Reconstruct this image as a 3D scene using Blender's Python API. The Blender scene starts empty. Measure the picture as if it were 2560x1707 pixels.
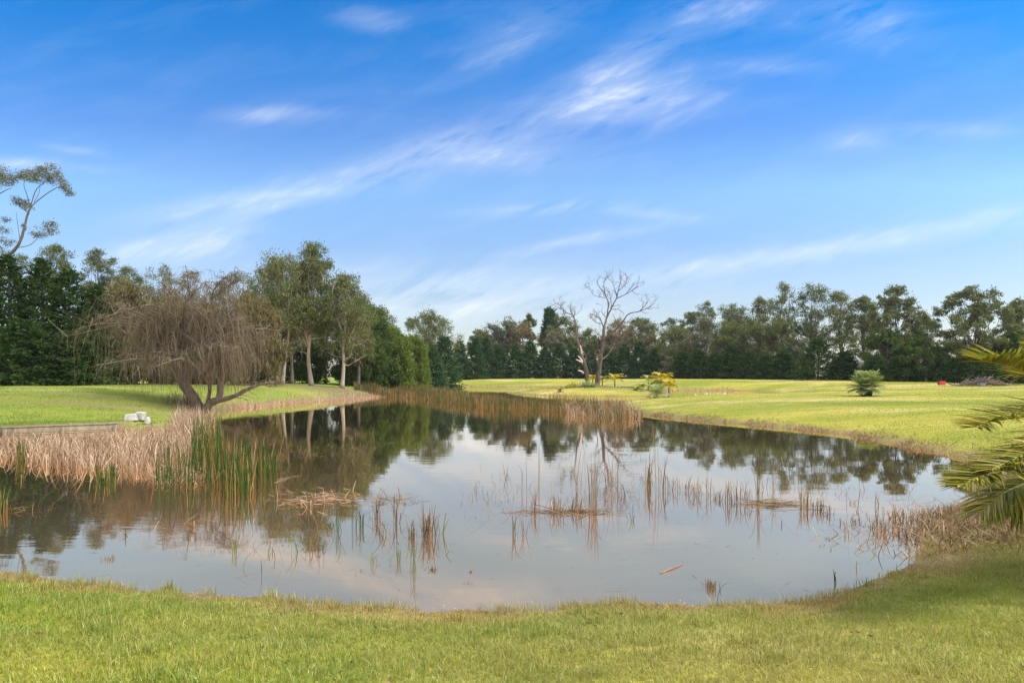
import bpy, math, random
import numpy as np
from mathutils import Vector
R = math.radians
sc = bpy.context.scene
col = sc.collection
F = 1707.0          # focal length in photo pixels (24 mm on 36 mm, 2560 wide)
HOR = 939.0         # photo row of the horizon
EYE = 2.2           # eye height above the pond surface (z = 0)

# ------------------------------------------------------------------ camera
cam_d = bpy.data.cameras.new('camera'); cam = bpy.data.objects.new('camera', cam_d); col.objects.link(cam)
cam.location = (0, 0, EYE); cam.rotation_euler = (R(90), 0, 0)
cam_d.sensor_width = 36; cam_d.lens = 24; cam_d.shift_y = (HOR - 853.5) / 2560
cam_d.clip_start = 0.05; cam_d.clip_end = 4000
sc.camera = cam
sc.view_settings.view_transform = 'Standard'; sc.view_settings.look = 'None'
sc.view_settings.exposure = 1.05; sc.view_settings.gamma = 1
sc.cycles.max_bounces = 6; sc.cycles.diffuse_bounces = 3; sc.cycles.glossy_bounces = 3
sc.cycles.transmission_bounces = 3; sc.cycles.transparent_max_bounces = 4; sc.cycles.volume_bounces = 0

# ------------------------------------------------------------------ node helpers
def node(nt, t, inp=None, **kw):
    n = nt.nodes.new(t)
    for k, v in kw.items(): setattr(n, k, v)
    for k, v in (inp or {}).items():
        s = n.inputs[k]
        if hasattr(v, 'is_output'): nt.links.new(v, s)
        else: s.default_value = v
    return n
def mth(nt, op, a, b=None, c=None, clamp=False):
    inp = {0: a}
    if b is not None: inp[1] = b
    if c is not None: inp[2] = c
    n = node(nt, 'ShaderNodeMath', inp, operation=op); n.use_clamp = clamp
    return n.outputs[0]
def mixc(nt, f, a, b, mode='MIX'):
    n = nt.nodes.new('ShaderNodeMix'); n.data_type = 'RGBA'; n.blend_type = mode
    for s, v in ((n.inputs[0], f), (n.inputs[6], a), (n.inputs[7], b)):
        if hasattr(v, 'is_output'): nt.links.new(v, s)
        else: s.default_value = v if not isinstance(v, tuple) or len(v) == 4 else (*v, 1)
    return n.outputs[2]
def ramp(nt, f, stops, interp='LINEAR'):
    n = nt.nodes.new('ShaderNodeValToRGB'); n.color_ramp.interpolation = interp
    e = n.color_ramp.elements
    while len(e) < len(stops): e.new(0.5)
    for el, (p, c) in zip(e, stops):
        el.position = p; el.color = (*c, 1) if isinstance(c, tuple) else (c, c, c, 1)
    nt.links.new(f, n.inputs[0])
    return n.outputs[0]
def noise(nt, vec, scale, detail=4, rough=0.55, dist=0.0):
    return node(nt, 'ShaderNodeTexNoise', {'Vector': vec, 'Scale': scale, 'Detail': detail, 'Roughness': rough, 'Distortion': dist}).outputs[0]

# ------------------------------------------------------------------ sky and sun
SUN_EL, SUN_AZ = R(52), R(98)        # compass azimuth from +Y turning to +X: to the right
w = bpy.data.worlds.new('World'); sc.world = w; w.use_nodes = True
nt = w.node_tree; nt.nodes.clear()
out = node(nt, 'ShaderNodeOutputWorld')
sky = node(nt, 'ShaderNodeTexSky', sky_type='NISHITA')
sky.sun_disc = False; sky.sun_elevation = SUN_EL; sky.sun_rotation = SUN_AZ
sky.air_density = 1.0; sky.dust_density = 0.6; sky.ozone_density = 2.0
tc = node(nt, 'ShaderNodeTexCoord').outputs['Generated']
sep = node(nt, 'ShaderNodeSeparateXYZ', {0: tc})
dx, dy, dz = sep.outputs
elev = mth(nt, 'DIVIDE', dz, mth(nt, 'SQRT', mth(nt, 'SUBTRACT', 1.0, mth(nt, 'MULTIPLY', mth(nt, 'MULTIPLY', dx, dx), 0.8))))
tint = ramp(nt, elev, [(0.0, (1.12, 1.06, 1.0)), (0.10, (1.08, 1.04, 1.10)), (.187, (.98, 1.11, 1.30)), (.26, (1.04, 1.32, 1.52)), (.30, (.84, 1.18, 1.52)), (.34, (.63, 1.02, 1.50)), (.40, (.34, .95, 1.52)), (.455, (.14, .88, 1.52)), (.51, (.08, .78, 1.48)), (.66, (.35, .7, 1.1))])
base = mixc(nt, 1.0, sky.outputs[0], tint, 'MULTIPLY')
# wispy cirrus laid out by compass direction (u = sideways, v = upwards)
dyc = mth(nt, 'MAXIMUM', dy, 0.05)
u = mth(nt, 'DIVIDE', dx, dyc); v = mth(nt, 'DIVIDE', dz, dyc)
front = mth(nt, 'MULTIPLY', mth(nt, 'SUBTRACT', dy, 0.15), 5.0, clamp=True)
def uv(x, y): return ((x * 1.0884 - 1280) / F, (HOR - y * 1.0884) / F)
streaks = [(850, 405, 250, 34, 13, .34), (1130, 350, 150, 42, -4, .36), (1000, 330, 130, 26, 20, .22), (1430, 232, 170, 50, 9, .60), (1450, 140, 110, 40, 28, .34), (1090, 690, 260, 46, 0, .5),
           (1270, 478, 135, 13, 4, .5), (1860, 580, 430, 20, 8.5, .55), (840, 42, 62, 24, -10, .3), (640, 262, 125, 16, 2, .32),
           (1180, 80, 170, 50, 20, .2), (1985, 45, 110, 55, -8, .26), (1975, 325, 62, 22, 0, .28), (480, 540, 120, 38, 12, .42),
           (340, 575, 110, 30, 5, .34), (60, 378, 120, 12, -4, .45), (420, 480, 130, 20, 10, .3), (900, 655, 700, 55, 2, .2),
           (2180, 300, 130, 16, 0, .2), (1350, 550, 160, 12, 10, .36), (1500, 492, 90, 12, -6, .3), (1660, 30, 140, 40, 4, .25),
           (2300, 490, 120, 14, 10, .3), (1780, 155, 90, 16, 0, .2), (620, 470, 90, 18, 14, .3), (170, 345, 70, 8, -8, .25)]
comb = node(nt, 'ShaderNodeCombineXYZ', {0: u, 1: v, 2: 0.0}).outputs[0]
def fib(rot, sx, sy, seed):
    mp = node(nt, 'ShaderNodeMapping', {'Vector': comb, 'Rotation': (0, 0, R(-rot)), 'Location': (seed, seed * 1.7, 0)})
    mp2 = node(nt, 'ShaderNodeMapping', {'Vector': mp.outputs[0], 'Scale': (sx, sy, 1)})
    return mp2.outputs[0]
f1 = noise(nt, fib(14, 2.4, 9.0, 3.1), 2.4, 9, 0.6, 0.35)
f2 = noise(nt, fib(28, 3.0, 16.0, 7.7), 3.6, 8, 0.62, 0.3)
fibre = mth(nt, 'ADD', mth(nt, 'MULTIPLY', f1, 0.62), mth(nt, 'MULTIPLY', f2, 0.38))
fib_soft = ramp(nt, fibre, [(0.36, 0.0), (0.50, 0.40), (0.66, .95)], 'EASE')
total = None
for (cx, cy, a, b, ang, s) in streaks:
    u0, v0 = uv(cx, cy); a = a * 1.0884 / F; b = b * 1.0884 / F; ca, sa = math.cos(R(ang)), math.sin(R(ang))
    du = mth(nt, 'SUBTRACT', u, u0); dv = mth(nt, 'SUBTRACT', v, v0)
    p = mth(nt, 'ADD', mth(nt, 'MULTIPLY', du, ca / a), mth(nt, 'MULTIPLY', dv, sa / a))
    q = mth(nt, 'ADD', mth(nt, 'MULTIPLY', du, -sa / b), mth(nt, 'MULTIPLY', dv, ca / b))
    r2 = mth(nt, 'ADD', mth(nt, 'MULTIPLY', p, p), mth(nt, 'MULTIPLY', q, q))
    g = mth(nt, 'MULTIPLY', mth(nt, 'POWER', 2.0, mth(nt, 'MULTIPLY', r2, -1.1)), s)
    total = g if total is None else mth(nt, 'ADD', total, g)
thin = mth(nt, 'MULTIPLY', ramp(nt, f1, [(0.46, 0.0), (0.75, 0.22)]), 1.0)
cl = mth(nt, 'ADD', mth(nt, 'MULTIPLY', mth(nt, 'MULTIPLY', total, fib_soft), 1.15), mth(nt, 'MULTIPLY', thin, 0.22))
cl = mth(nt, 'MULTIPLY', cl, front, clamp=True)
withc = mixc(nt, cl, base, (7.8, 8.1, 8.4))
# broken white cloud overhead and behind, outside the picture
over_n = noise(nt, tc, 2.2, 5, 0.6)
over = mth(nt, 'MULTIPLY', ramp(nt, dz, [(0.56, 0.0), (0.74, 1.0)]), ramp(nt, over_n, [(0.30, 0.35), (0.6, 0.95)]))
back = mth(nt, 'MULTIPLY', mth(nt, 'MULTIPLY', mth(nt, 'ADD', dy, 0.1), -3.0, clamp=True), ramp(nt, over_n, [(0.32, 0.2), (0.6, 0.9)]))
full = mixc(nt, mth(nt, 'MAXIMUM', over, back), withc, (19.0, 18.6, 17.8))
bg = node(nt, 'ShaderNodeBackground', {0: full, 1: 0.068})
nt.links.new(bg.outputs[0], out.inputs[0])
sun_d = bpy.data.lights.new('sun', 'SUN'); sun_d.energy = 2.5; sun_d.angle = R(14); sun_d.color = (1, 0.965, 0.90)
sun = bpy.data.objects.new('sun', sun_d); col.objects.link(sun)
sv = Vector((math.sin(SUN_AZ) * math.cos(SUN_EL), math.cos(SUN_AZ) * math.cos(SUN_EL), math.sin(SUN_EL)))
sun.rotation_euler = sv.to_track_quat('Z', 'Y').to_euler()

# ------------------------------------------------------------------ object helpers
def tag(o, label=None, cat=None, group=None, kind=None):
    if label: o['label'] = label
    if cat: o['category'] = cat
    if group: o['group'] = group
    if kind: o['kind'] = kind
    return o
def link(o, parent=None):
    col.objects.link(o)
    if parent is not None: o.parent = parent
    return o
def empty(name, loc, label, cat, group=None, rz=0):
    o = bpy.data.objects.new(name, None); o.location = loc; o.rotation_euler = (0, 0, rz); o.empty_display_size = 0.2
    link(o); return tag(o, label, cat, group)
class MB:
    """collects vertices, quads and triangles, then links ONE mesh object"""
    def __init__(s): s.V = []; s.Q = []; s.T = []; s.A = []; s.n = 0; s.sm = []
    def add(s, V, Q=None, T=None, attr=None):
        V = np.asarray(V, float).reshape(-1, 3)
        s.V.append(V)
        if Q is not None and len(Q): s.Q.append(np.asarray(Q, int).reshape(-1, 4) + s.n)
        if T is not None and len(T): s.T.append(np.asarray(T, int).reshape(-1, 3) + s.n)
        s.A.append(np.zeros(len(V)) if attr is None else np.broadcast_to(attr, (len(V),)))
        s.n += len(V)
    def build(s, name, mat, parent=None, smooth=False, attr=None, loc=None):
        V = np.concatenate(s.V) if s.V else np.zeros((0, 3))
        Q = np.concatenate(s.Q) if s.Q else np.zeros((0, 4), int)
        T = np.concatenate(s.T) if s.T else np.zeros((0, 3), int)
        me = bpy.data.meshes.new(name)
        me.vertices.add(len(V)); me.vertices.foreach_set('co', V.astype(np.float32).ravel())
        L = np.concatenate([Q.ravel(), T.ravel()]).astype(np.int32)
        me.loops.add(len(L)); me.loops.foreach_set('vertex_index', L)
        st = np.concatenate([np.arange(len(Q)) * 4, len(Q) * 4 + np.arange(len(T)) * 3]).astype(np.int32)
        me.polygons.add(len(st)); me.polygons.foreach_set('loop_start', st)
        if attr:
            a = me.attributes.new(attr, 'FLOAT', 'POINT'); a.data.foreach_set('value', np.concatenate(s.A).astype(np.float32))
        me.update(calc_edges=True)
        if smooth: me.polygons.foreach_set('use_smooth', np.ones(len(st), bool))
        me.validate(); me.materials.append(mat)
        o = bpy.data.objects.new(name, me); link(o, parent)
        if loc is not None: o.location = loc
        return o
def tube(mb, pts, rad, sides=6, cap=True):
    P = np.asarray(pts, float); K = len(P); rad = np.broadcast_to(np.asarray(rad, float), (K,))
    t = np.gradient(P, axis=0); t /= np.linalg.norm(t, axis=1, keepdims=True) + 1e-9
    ref = np.array([0.13, 0.97, 0.2]) if abs(t[:, 1]).mean() < 0.8 else np.array([1.0, 0.1, 0.1])
    a = np.cross(t, ref); a /= np.linalg.norm(a, axis=1, keepdims=True) + 1e-9
    b = np.cross(t, a)
    th = np.arange(sides) * 2 * np.pi / sides
    V = P[:, None] + rad[:, None, None] * (np.cos(th)[None, :, None] * a[:, None] + np.sin(th)[None, :, None] * b[:, None])
    i = np.arange(K - 1)[:, None] * sides; j = np.arange(sides)[None]; j2 = (j + 1) % sides
    Q = np.stack([i + j, i + j2, i + sides + j2, i + sides + j], -1).reshape(-1, 4)
    V = V.reshape(-1, 3); T = []
    if cap:
        n = len(V); V = np.vstack([V, P[0], P[-1]])
        for k in range(sides):
            k2 = (k + 1) % sides
            T += [(n, k2, k), (n + 1, (K - 1) * sides + k, (K - 1) * sides + k2)]
    mb.add(V, Q, T)
def smooth_line(pts, n):
    """Catmull-Rom through points -> n samples"""
    P = np.asarray(pts, float)
    if len(P) == 2: return P[0] + (P[1] - P[0]) * np.linspace(0, 1, n)[:, None]
    E = np.vstack([2 * P[0] - P[1], P, 2 * P[-1] - P[-2]])
    s = np.linspace(0, len(P) - 1 - 1e-6, n); i = s.astype(int); f = (s - i)[:, None]
    a, b, c, d = E[i], E[i + 1], E[i + 2], E[i + 3]
    return 0.5 * (2 * b + (c - a) * f + (2 * a - 5 * b + 4 * c - d) * f ** 2 + (3 * b - a - 3 * c + d) * f ** 3)
def ribbons(mb, P, W, S, attr=None):
    """P (N,K,3) spines, W (N,K) half widths, S (N,3) side directions"""
    N, K, _ = P.shape
    off = W[..., None] * S[:, None, :]
    V = np.stack([P - off, P + off], 2).reshape(-1, 3)
    b = (np.arange(N) * K * 2)[:, None] + np.arange(K - 1)[None] * 2
    Q = np.stack([b, b + 1, b + 3, b + 2], -1).reshape(-1, 4)
    mb.add(V, Q, attr=None if attr is None else np.repeat(attr, K * 2))
def unit(v): return v / (np.linalg.norm(v, axis=-1, keepdims=True) + 1e-9)
def leaves(mb, C, D, L, Wd, rng):
    """rhombic leaves centred at C along D"""
    D = unit(D); S = unit(np.cross(D, rng.normal(size=D.shape)))
    L = np.broadcast_to(L, (len(C),))[:, None]; Wd = np.broadcast_to(Wd, (len(C),))[:, None]
    V = np.stack([C - D * L / 2, C + S * Wd / 2 - D * L * .08, C + D * L / 2, C - S * Wd / 2 - D * L * .08], 1).reshape(-1, 3)
    mb.add(V, np.arange(len(C) * 4).reshape(-1, 4))
def box(mb, c, s, rz=0, taper=1.0, tilt=0):
    x, y, z = np.array(s) / 2
    V = np.array([[-x, -y, -z], [x, -y, -z], [x, y, -z], [-x, y, -z], [-x * taper, -y * taper, z], [x * taper, -y * taper, z], [x * taper, y * taper, z], [-x * taper, y * taper, z]])
    if tilt:
        ct, st = math.cos(tilt), math.sin(tilt); V = np.stack([V[:, 0] * ct + V[:, 2] * st, V[:, 1], -V[:, 0] * st + V[:, 2] * ct], 1)
    cz, sz = math.cos(rz), math.sin(rz)
    V = np.stack([V[:, 0] * cz - V[:, 1] * sz, V[:, 0] * sz + V[:, 1] * cz, V[:, 2]], 1) + np.array(c)
    mb.add(V, [(0, 3, 2, 1), (4, 5, 6, 7), (0, 1, 5, 4), (1, 2, 6, 5), (2, 3, 7, 6), (3, 0, 4, 7)])
def bevel(o, wd=0.02, seg=2):
    m = o.modifiers.new('bevel', 'BEVEL'); m.width = wd; m.segments = seg; return o

# ------------------------------------------------------------------ materials
def mat(name):
    m = bpy.data.materials.new(name); m.use_nodes = True; m.node_tree.nodes.clear()
    return m, m.node_tree
def finish(nt, sh): nt.links.new(sh, node(nt, 'ShaderNodeOutputMaterial').inputs[0])
def leaf_mat(name, stops, trans=0.3, clump=None, cscale=0.5, gloss=0.0, tmul=(1.15, 1.2, 0.6)):
    m, nt = mat(name)
    geo = node(nt, 'ShaderNodeNewGeometry'); tcn = node(nt, 'ShaderNodeTexCoord')
    c = ramp(nt, geo.outputs['Random Per Island'], stops)
    if clump:
        nz = noise(nt, tcn.outputs['Object'], cscale, 3, 0.6)
        c = mixc(nt, ramp(nt, nz, [(0.40, 0.0), (0.64, 0.85)]), c, clump)
    d = node(nt, 'ShaderNodeBsdfDiffuse', {0: c}).outputs[0]
    t = node(nt, 'ShaderNodeBsdfTranslucent', {0: mixc(nt, 1.0, c, tmul, 'MULTIPLY')}).outputs[0]
    s = node(nt, 'ShaderNodeMixShader', {0: trans, 1: d, 2: t}).outputs[0]
    if gloss:
        g = node(nt, 'ShaderNodeBsdfGlossy', {0: (1, 1, 1, 1), 'Roughness': 0.45}).outputs[0]
        s = node(nt, 'ShaderNodeMixShader', {0: gloss, 1: s, 2: g}).outputs[0]
    finish(nt, s); return m
def bark_mat(name, c1, c2, scale=3.0, stretch=0.25, c3=None):
    m, nt = mat(name)
    tcn = node(nt, 'ShaderNodeTexCoord').outputs['Object']
    mp = node(nt, 'ShaderNodeMapping', {'Vector': tcn, 'Scale': (1, 1, stretch)}).outputs[0]
    nz = noise(nt, mp, scale, 6, 0.65, 0.4)
    c = ramp(nt, nz, [(0.32, c1), (0.62, c2)])
    if c3: c = mixc(nt, ramp(nt, noise(nt, tcn, scale * 0.25, 3), [(0.5, 0.0), (0.68, 0.8)]), c, c3)
    bp = node(nt, 'ShaderNodeBump', {'Strength': 0.6, 'Distance': 0.04, 'Height': nz}).outputs[0]
    p = node(nt, 'ShaderNodeBsdfPrincipled', {'Base Color': c, 'Roughness': 0.85, 'Normal': bp}).outputs[0]
    finish(nt, p); return m
def plain_mat(name, c1, c2, scale=6, rough=0.6, metal=0.0, bump=0.3):
    m, nt = mat(name)
    tcn = node(nt, 'ShaderNodeTexCoord').outputs['Object']
    nz = noise(nt, tcn, scale, 6, 0.65)
    c = ramp(nt, nz, [(0.35, c1), (0.65, c2)])
    bp = node(nt, 'ShaderNodeBump', {'Strength': bump, 'Distance': 0.02, 'Height': nz}).outputs[0]
    p = node(nt, 'ShaderNodeBsdfPrincipled', {'Base Color': c, 'Roughness': rough, 'Metallic': metal, 'Normal': bp}).outputs[0]
    finish(nt, p); return m
M = {}
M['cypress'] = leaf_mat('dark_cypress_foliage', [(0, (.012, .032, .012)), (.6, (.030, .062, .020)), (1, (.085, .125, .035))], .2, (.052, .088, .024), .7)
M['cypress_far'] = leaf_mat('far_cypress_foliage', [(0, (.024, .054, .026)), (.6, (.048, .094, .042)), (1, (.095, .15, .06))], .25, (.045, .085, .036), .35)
M['gum'] = leaf_mat('gum_foliage', [(0, (.045, .060, .022)), (.6, (.105, .128, .046)), (1, (.20, .195, .08))], .32, (.125, .14, .045), .5, .02)
M['gum_grey'] = leaf_mat('grey_gum_foliage', [(0, (.06, .07, .045)), (.6, (.13, .14, .085)), (1, (.20, .185, .115))], .26, (.13, .125, .065), .4, .03)
M['gum_green'] = leaf_mat('fresh_gum_foliage', [(0, (.045, .075, .024)), (.6, (.10, .135, .045)), (1, (.19, .20, .065))], .32, (.14, .14, .042), .45, .02)
M['olive'] = leaf_mat('olive_weeping_foliage', [(0, (.07, .07, .03)), (.6, (.15, .135, .06)), (1, (.25, .21, .11))], .3, (.17, .14, .075), .5)
M['bright'] = leaf_mat('bright_wattle_foliage', [(0, (.05, .085, .02)), (.6, (.11, .16, .035)), (1, (.20, .24, .06))], .3, (.15, .19, .04), .5)
M['shrub'] = leaf_mat('dark_shrub_foliage', [(0, (.030, .058, .018)), (.6, (.072, .115, .034)), (1, (.14, .175, .055))], .28, (.075, .115, .03), .6)
M['tan'] = leaf_mat('dry_brush_foliage', [(0, (.11, .085, .05)), (.6, (.20, .16, .095)), (1, (.30, .24, .15))], .25)
M['bark_pale'] = bark_mat('pale_gum_bark', (.22, .175, .135), (.42, .35, .28), 2.4, .2, (.24, .175, .125))
M['bark_grey'] = bark_mat('grey_bark', (.07, .055, .043), (.17, .14, .115), 3)
M['bark_dark'] = bark_mat('dark_bark', (.045, .034, .026), (.12, .09, .065), 3)
M['bark_dead'] = bark_mat('dead_tree_bark', (.045, .030, .023), (.125, .088, .067), 2.2, .15, (.17, .13, .105))
M['dead_pale'] = bark_mat('bleached_dead_wood', (.45, .38, .32), (.70, .62, .55), 4)
M['twig'] = leaf_mat('willow_twig_bark', [(0, (.05, .037, .028)), (.45, (.125, .101, .080)), (.8, (.23, .185, .135)), (1, (.22, .21, .09))], 0.05, (.13, .10, .06), .35)
M['willow_bark'] = bark_mat('willow_bark', (.05, .036, .026), (.14, .105, .08), 4, .2)

# ------------------------------------------------------------------ terrain
POND = np.array([(-5.65, 7.54), (-4.55, 7.2), (-3.2, 6.9), (-2.1, 6.58), (-1.3, 6.42), (0, 6.36), (1.1, 6.5), (1.95, 6.52), (2.8, 6.66), (3.57, 7.0), (4.05, 7.35), (4.3, 7.6), (4.75, 8.1),
    (5.3, 8.7), (5.7, 9.4), (6.3, 10.4), (7.6, 11.6), (9.5, 13.2), (11.0, 15.2), (11.75, 17.3), (12.2, 19.8), (12.3, 22.2), (12.3, 25.9), (11.6, 28.6), (10.7, 30.8), (9.0, 34.2), (7.4, 38.7), (6.6, 45), (8.5, 55), (11.6, 62),
    (14.6, 67.5), (20, 72), (28, 78), (33, 86), (36, 95), (34, 100), (28, 101.5), (20, 101), (14, 108), (10, 125), (8, 134), (-8, 136), (-14, 125),
    (-16, 100), (-15.5, 85), (-14.6, 72), (-15.4, 65), (-17.7, 58), (-18.8, 50), (-19.0, 46), (-18.9, 42), (-18.6, 39), (-17.2, 35.5), (-15.2, 32), (-14.2, 29.6), (-14.6, 28.3), (-16.0, 27.7),
    (-19.0, 25.4), (-30, 24.9), (-38, 24.2), (-41, 20), (-34, 16.5), (-22, 13.6), (-13, 10.6), (-8.5, 8.6)])
ISLE = np.array([(-1.2, 91), (.3, 84), (2.5, 77.5), (7, 74), (13, 72.8), (17, 75), (19.2, 82), (17, 92), (12, 98), (5, 99), (0.8, 96)])
def signed(x, y, poly):
    """distance to the outline, positive inside"""
    d2 = np.full(x.shape, 1e18); ins = np.zeros(x.shape, bool)
    for (x0, y0), (x1, y1) in zip(poly, np.roll(poly, -1, 0)):
        ex, ey = x1 - x0, y1 - y0
        t = np.clip(((x - x0) * ex + (y - y0) * ey) / (ex * ex + ey * ey), 0, 1)
        d2 = np.minimum(d2, (x - x0 - t * ex) ** 2 + (y - y0 - t * ey) ** 2)
        c = ((y0 > y) != (y1 > y)) & (x < ex * (y - y0) / (ey if ey else 1e-9) + x0)
        ins ^= c
    d = np.sqrt(d2); return np.where(ins, d, -d)
def shore(x, y):
    """distance from the water's edge, positive on land"""
    x = np.asarray(x, float); y = np.asarray(y, float)
    wob = .10 * np.sin(x * 2.1 + y * .9) + .06 * np.sin(x * 5.3 - y * 3.7 + 1) + .04 * np.sin(x * 11.7 + y * 7.1) + .03 * np.sin(x * 19 - y * 23)
    wob = wob * np.clip(.55 + (y - 10) / 20, .55, 2.0) * np.where((x < -15.9) & (y > 23.5) & (y < 28.5), 0, 1)
    return np.maximum(-signed(x, y, POND), signed(x, y, ISLE)) + wob
def sst(a, b, x): t = np.clip((x - a) / (b - a), 0, 1); return t * t * (3 - 2 * t)
def H(x, y):
    x = np.asarray(x, float); y = np.asarray(y, float); d = shore(x, y)
    Lr = np.interp(y, [0, 12, 20, 45, 62, 80, 100, 112, 135, 165, 500], [.75, .55, .62, .86, 1.0, 1.08, 1.36, 1.52, 1.55, 1.55, 1.6])
    Ll = np.interp(y, [0, 20, 25, 30, 38, 46, 60, 75, 90, 120, 165, 500], [.75, .35, .34, .62, 1.15, 1.5, 1.5, 1.25, 1.3, 1.4, 1.55, 1.6])
    k = sst(-4, -14, x)
    L = Lr * (1 - k) + Ll * k
    s = np.interp(y, [0, 10, 20, 45, 60, 100, 130], [4.5, 4.0, 3.6, 3.2, 2.6, 4, 7])
    sr = np.interp(y, [0, 10, 20, 40, 50, 60, 74, 100, 130], [4.5, 4.0, 3.6, 3.6, 7, 13, 13, 5, 7]); s = np.where(x > 2, sr, s)
    isl = signed(x, y, ISLE) > -1
    L = np.where(isl, .98, L); s = np.where(isl, 4.0, s)
    z = .025 + L * (1 - np.exp(-np.maximum(d, 0) / s))
    z += .05 * np.exp(-((d - .7) / .5) ** 2) * (x > 5) * (y > 9) * (y < 45)          # cut bank of the right shore
    wall = (x < -15.8) & (y > 23) & (y < 31)
    z = np.where(wall & (d > .12), np.maximum(z, .30), z)
    z += np.where(d > 1.5, .018 * np.sin(x * 1.3 + y * .7) + .014 * np.sin(x * .6 - y * 1.9), 0)
    z += np.where(y > 20, .05 * np.sin(x * .11 + 1) * np.sin(y * .13) * np.clip(d / 8, 0, 1), 0)
    return np.where(d < 0, -.05 + np.maximum(d * .14, -.7), z)
def g(px, Y):
    X = (px - 1280) / F * Y; return np.array([X, Y, float(H(X, Y))])
def at(px, py, Y): return np.array([(px - 1280) / F * Y, Y, EYE + (HOR - py) / F * Y])
def wat(px, py):
    Y = EYE * F / (py - HOR); return np.array([(px - 1280) / F * Y, Y, 0.0])

def seq(parts):
    o = []
    for a, b, st in parts: o += list(np.arange(a, b, st))
    return np.array(o)
xs = seq([(-420, -120, 25), (-120, -45, 3), (-45, -20, .5), (-20, -9, .25), (-9, 9, .11), (9, 20, .22), (20, 45, .6), (45, 120, 4), (120, 421, 25)])
ys = seq([(-30, 2, 1.5), (2, 12, .10), (12, 30, .24), (30, 60, .45), (60, 140, .9), (140, 200, 3), (200, 620, 30)])
GX, GY = np.meshgrid(xs, ys); gd = shore(GX, GY); GZ = H(GX, GY)
nx, ny = len(xs), len(ys)
ii = (np.arange(ny - 1)[:, None] * nx + np.arange(nx - 1)[None]).ravel()
terr = MB(); terr.add(np.stack([GX, GY, GZ], -1), np.stack([ii, ii + 1, ii + nx + 1, ii + nx], -1), attr=np.clip(gd, -3, 12).ravel())
SOIL = [(-17, 68, 5.5, 6, 1.0), (-18.5, 40, 3.2, 4.0, .55), (-21.5, 35, 4.5, 1.2, .75), (-24, 38, 3.5, .8, .5), (9.5, 84.5, 6.0, 4.5, 1.0), (14.6, 78, 3, 2.5, .5), (7.0, 9.6, 2.2, 1.8, .9), (8.5, 11.5, 3, 2, .8), (5.2, 7.9, 1.0, .6, .6), (54, 82, 6, 2, .5), (-26, 58, 8, 3, .3)]
def soil(x, y):
    r = np.zeros_like(x)
    for (cx, cy, a, b, s) in SOIL: r = np.maximum(r, s * np.exp(-(((x - cx) / a) ** 2 + ((y - cy) / b) ** 2)))
    return r
m, nt = mat('lawn')
geo = node(nt, 'ShaderNodeNewGeometry').outputs['Position']
sh_ = node(nt, 'ShaderNodeAttribute', attribute_name='shore').outputs['Fac']
so_ = node(nt, 'ShaderNodeAttribute', attribute_name='soil').outputs['Fac']
st = node(nt, 'ShaderNodeMapping', {'Vector': geo, 'Scale': (.35, 1.0, 1)}).outputs[0]
n1 = noise(nt, st, .22, 4, .6); n2 = noise(nt, geo, 1.6, 5, .7); n3 = noise(nt, geo, 14, 4, .7); n4 = noise(nt, st, .9, 4, .65)
c = ramp(nt, n1, [(.34, (.22, .235, .026)), (.48, (.34, .30, .040)), (.64, (.43, .345, .075))])
c = mixc(nt, ramp(nt, n4, [(.42, 0.0), (.66, .6)]), c, (.19, .22, .018))
c = mixc(nt, ramp(nt, n2, [(.46, 0.0), (.75, .55)]), c, (.33, .26, .09))
c = mixc(nt, ramp(nt, n3, [(.35, .5), (.60, 0.0)]), c, (.085, .115, .014))
big = noise(nt, st, .075, 5, .65, .5)
c = mixc(nt, ramp(nt, big, [(.44, 0.0), (.58, .75)]), c, (.125, .165, .022))
c = mixc(nt, ramp(nt, noise(nt, st, .14, 6, .7), [(.50, 0.0), (.62, .8)]), c, (.42, .33, .15))
lft = mth(nt, 'DIVIDE', mth(nt, 'ADD', node(nt, 'ShaderNodeSeparateXYZ', {0: geo}).outputs[0], 9.0), -5.0, clamp=True)
c = mixc(nt, mth(nt, 'MULTIPLY', lft, .6), c, (.14, .205, .03))
edge = mth(nt, 'SUBTRACT', 1.0, mth(nt, 'DIVIDE', mth(nt, 'ADD', sh_, mth(nt, 'MULTIPLY', mth(nt, 'SUBTRACT', n2, .5), 2.0)), .75), clamp=True)
c = mixc(nt, edge, c, ramp(nt, n3, [(.3, (.09, .065, .035)), (.7, (.27, .20, .11))]))
sf = mth(nt, 'MULTIPLY', so_, ramp(nt, n2, [(.32, .35), (.55, 1.0)]), clamp=True)
c = mixc(nt, sf, c, ramp(nt, n3, [(.3, (.10, .068, .040)), (.7, (.22, .16, .10))]))
c = mixc(nt, mth(nt, 'MULTIPLY', sh_, -6.0, clamp=True), c, (.16, .14, .11))
bp = node(nt, 'ShaderNodeBump', {'Strength': .9, 'Distance': .05, 'Height': mth(nt, 'ADD', n3, mth(nt, 'MULTIPLY', n2, 1.5))}).outputs[0]
finish(nt, node(nt, 'ShaderNodeBsdfPrincipled', {'Base Color': c, 'Roughness': .95, 'Specular IOR Level': .1, 'Normal': bp}).outputs[0])
M['lawn'] = m
ground = terr.build('ground', m, smooth=True, attr='shore'); tag(ground, kind='structure')
a = ground.data.attributes.new('soil', 'FLOAT', 'POINT'); a.data.foreach_set('value', soil(GX, GY).ravel().astype(np.float32))

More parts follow.
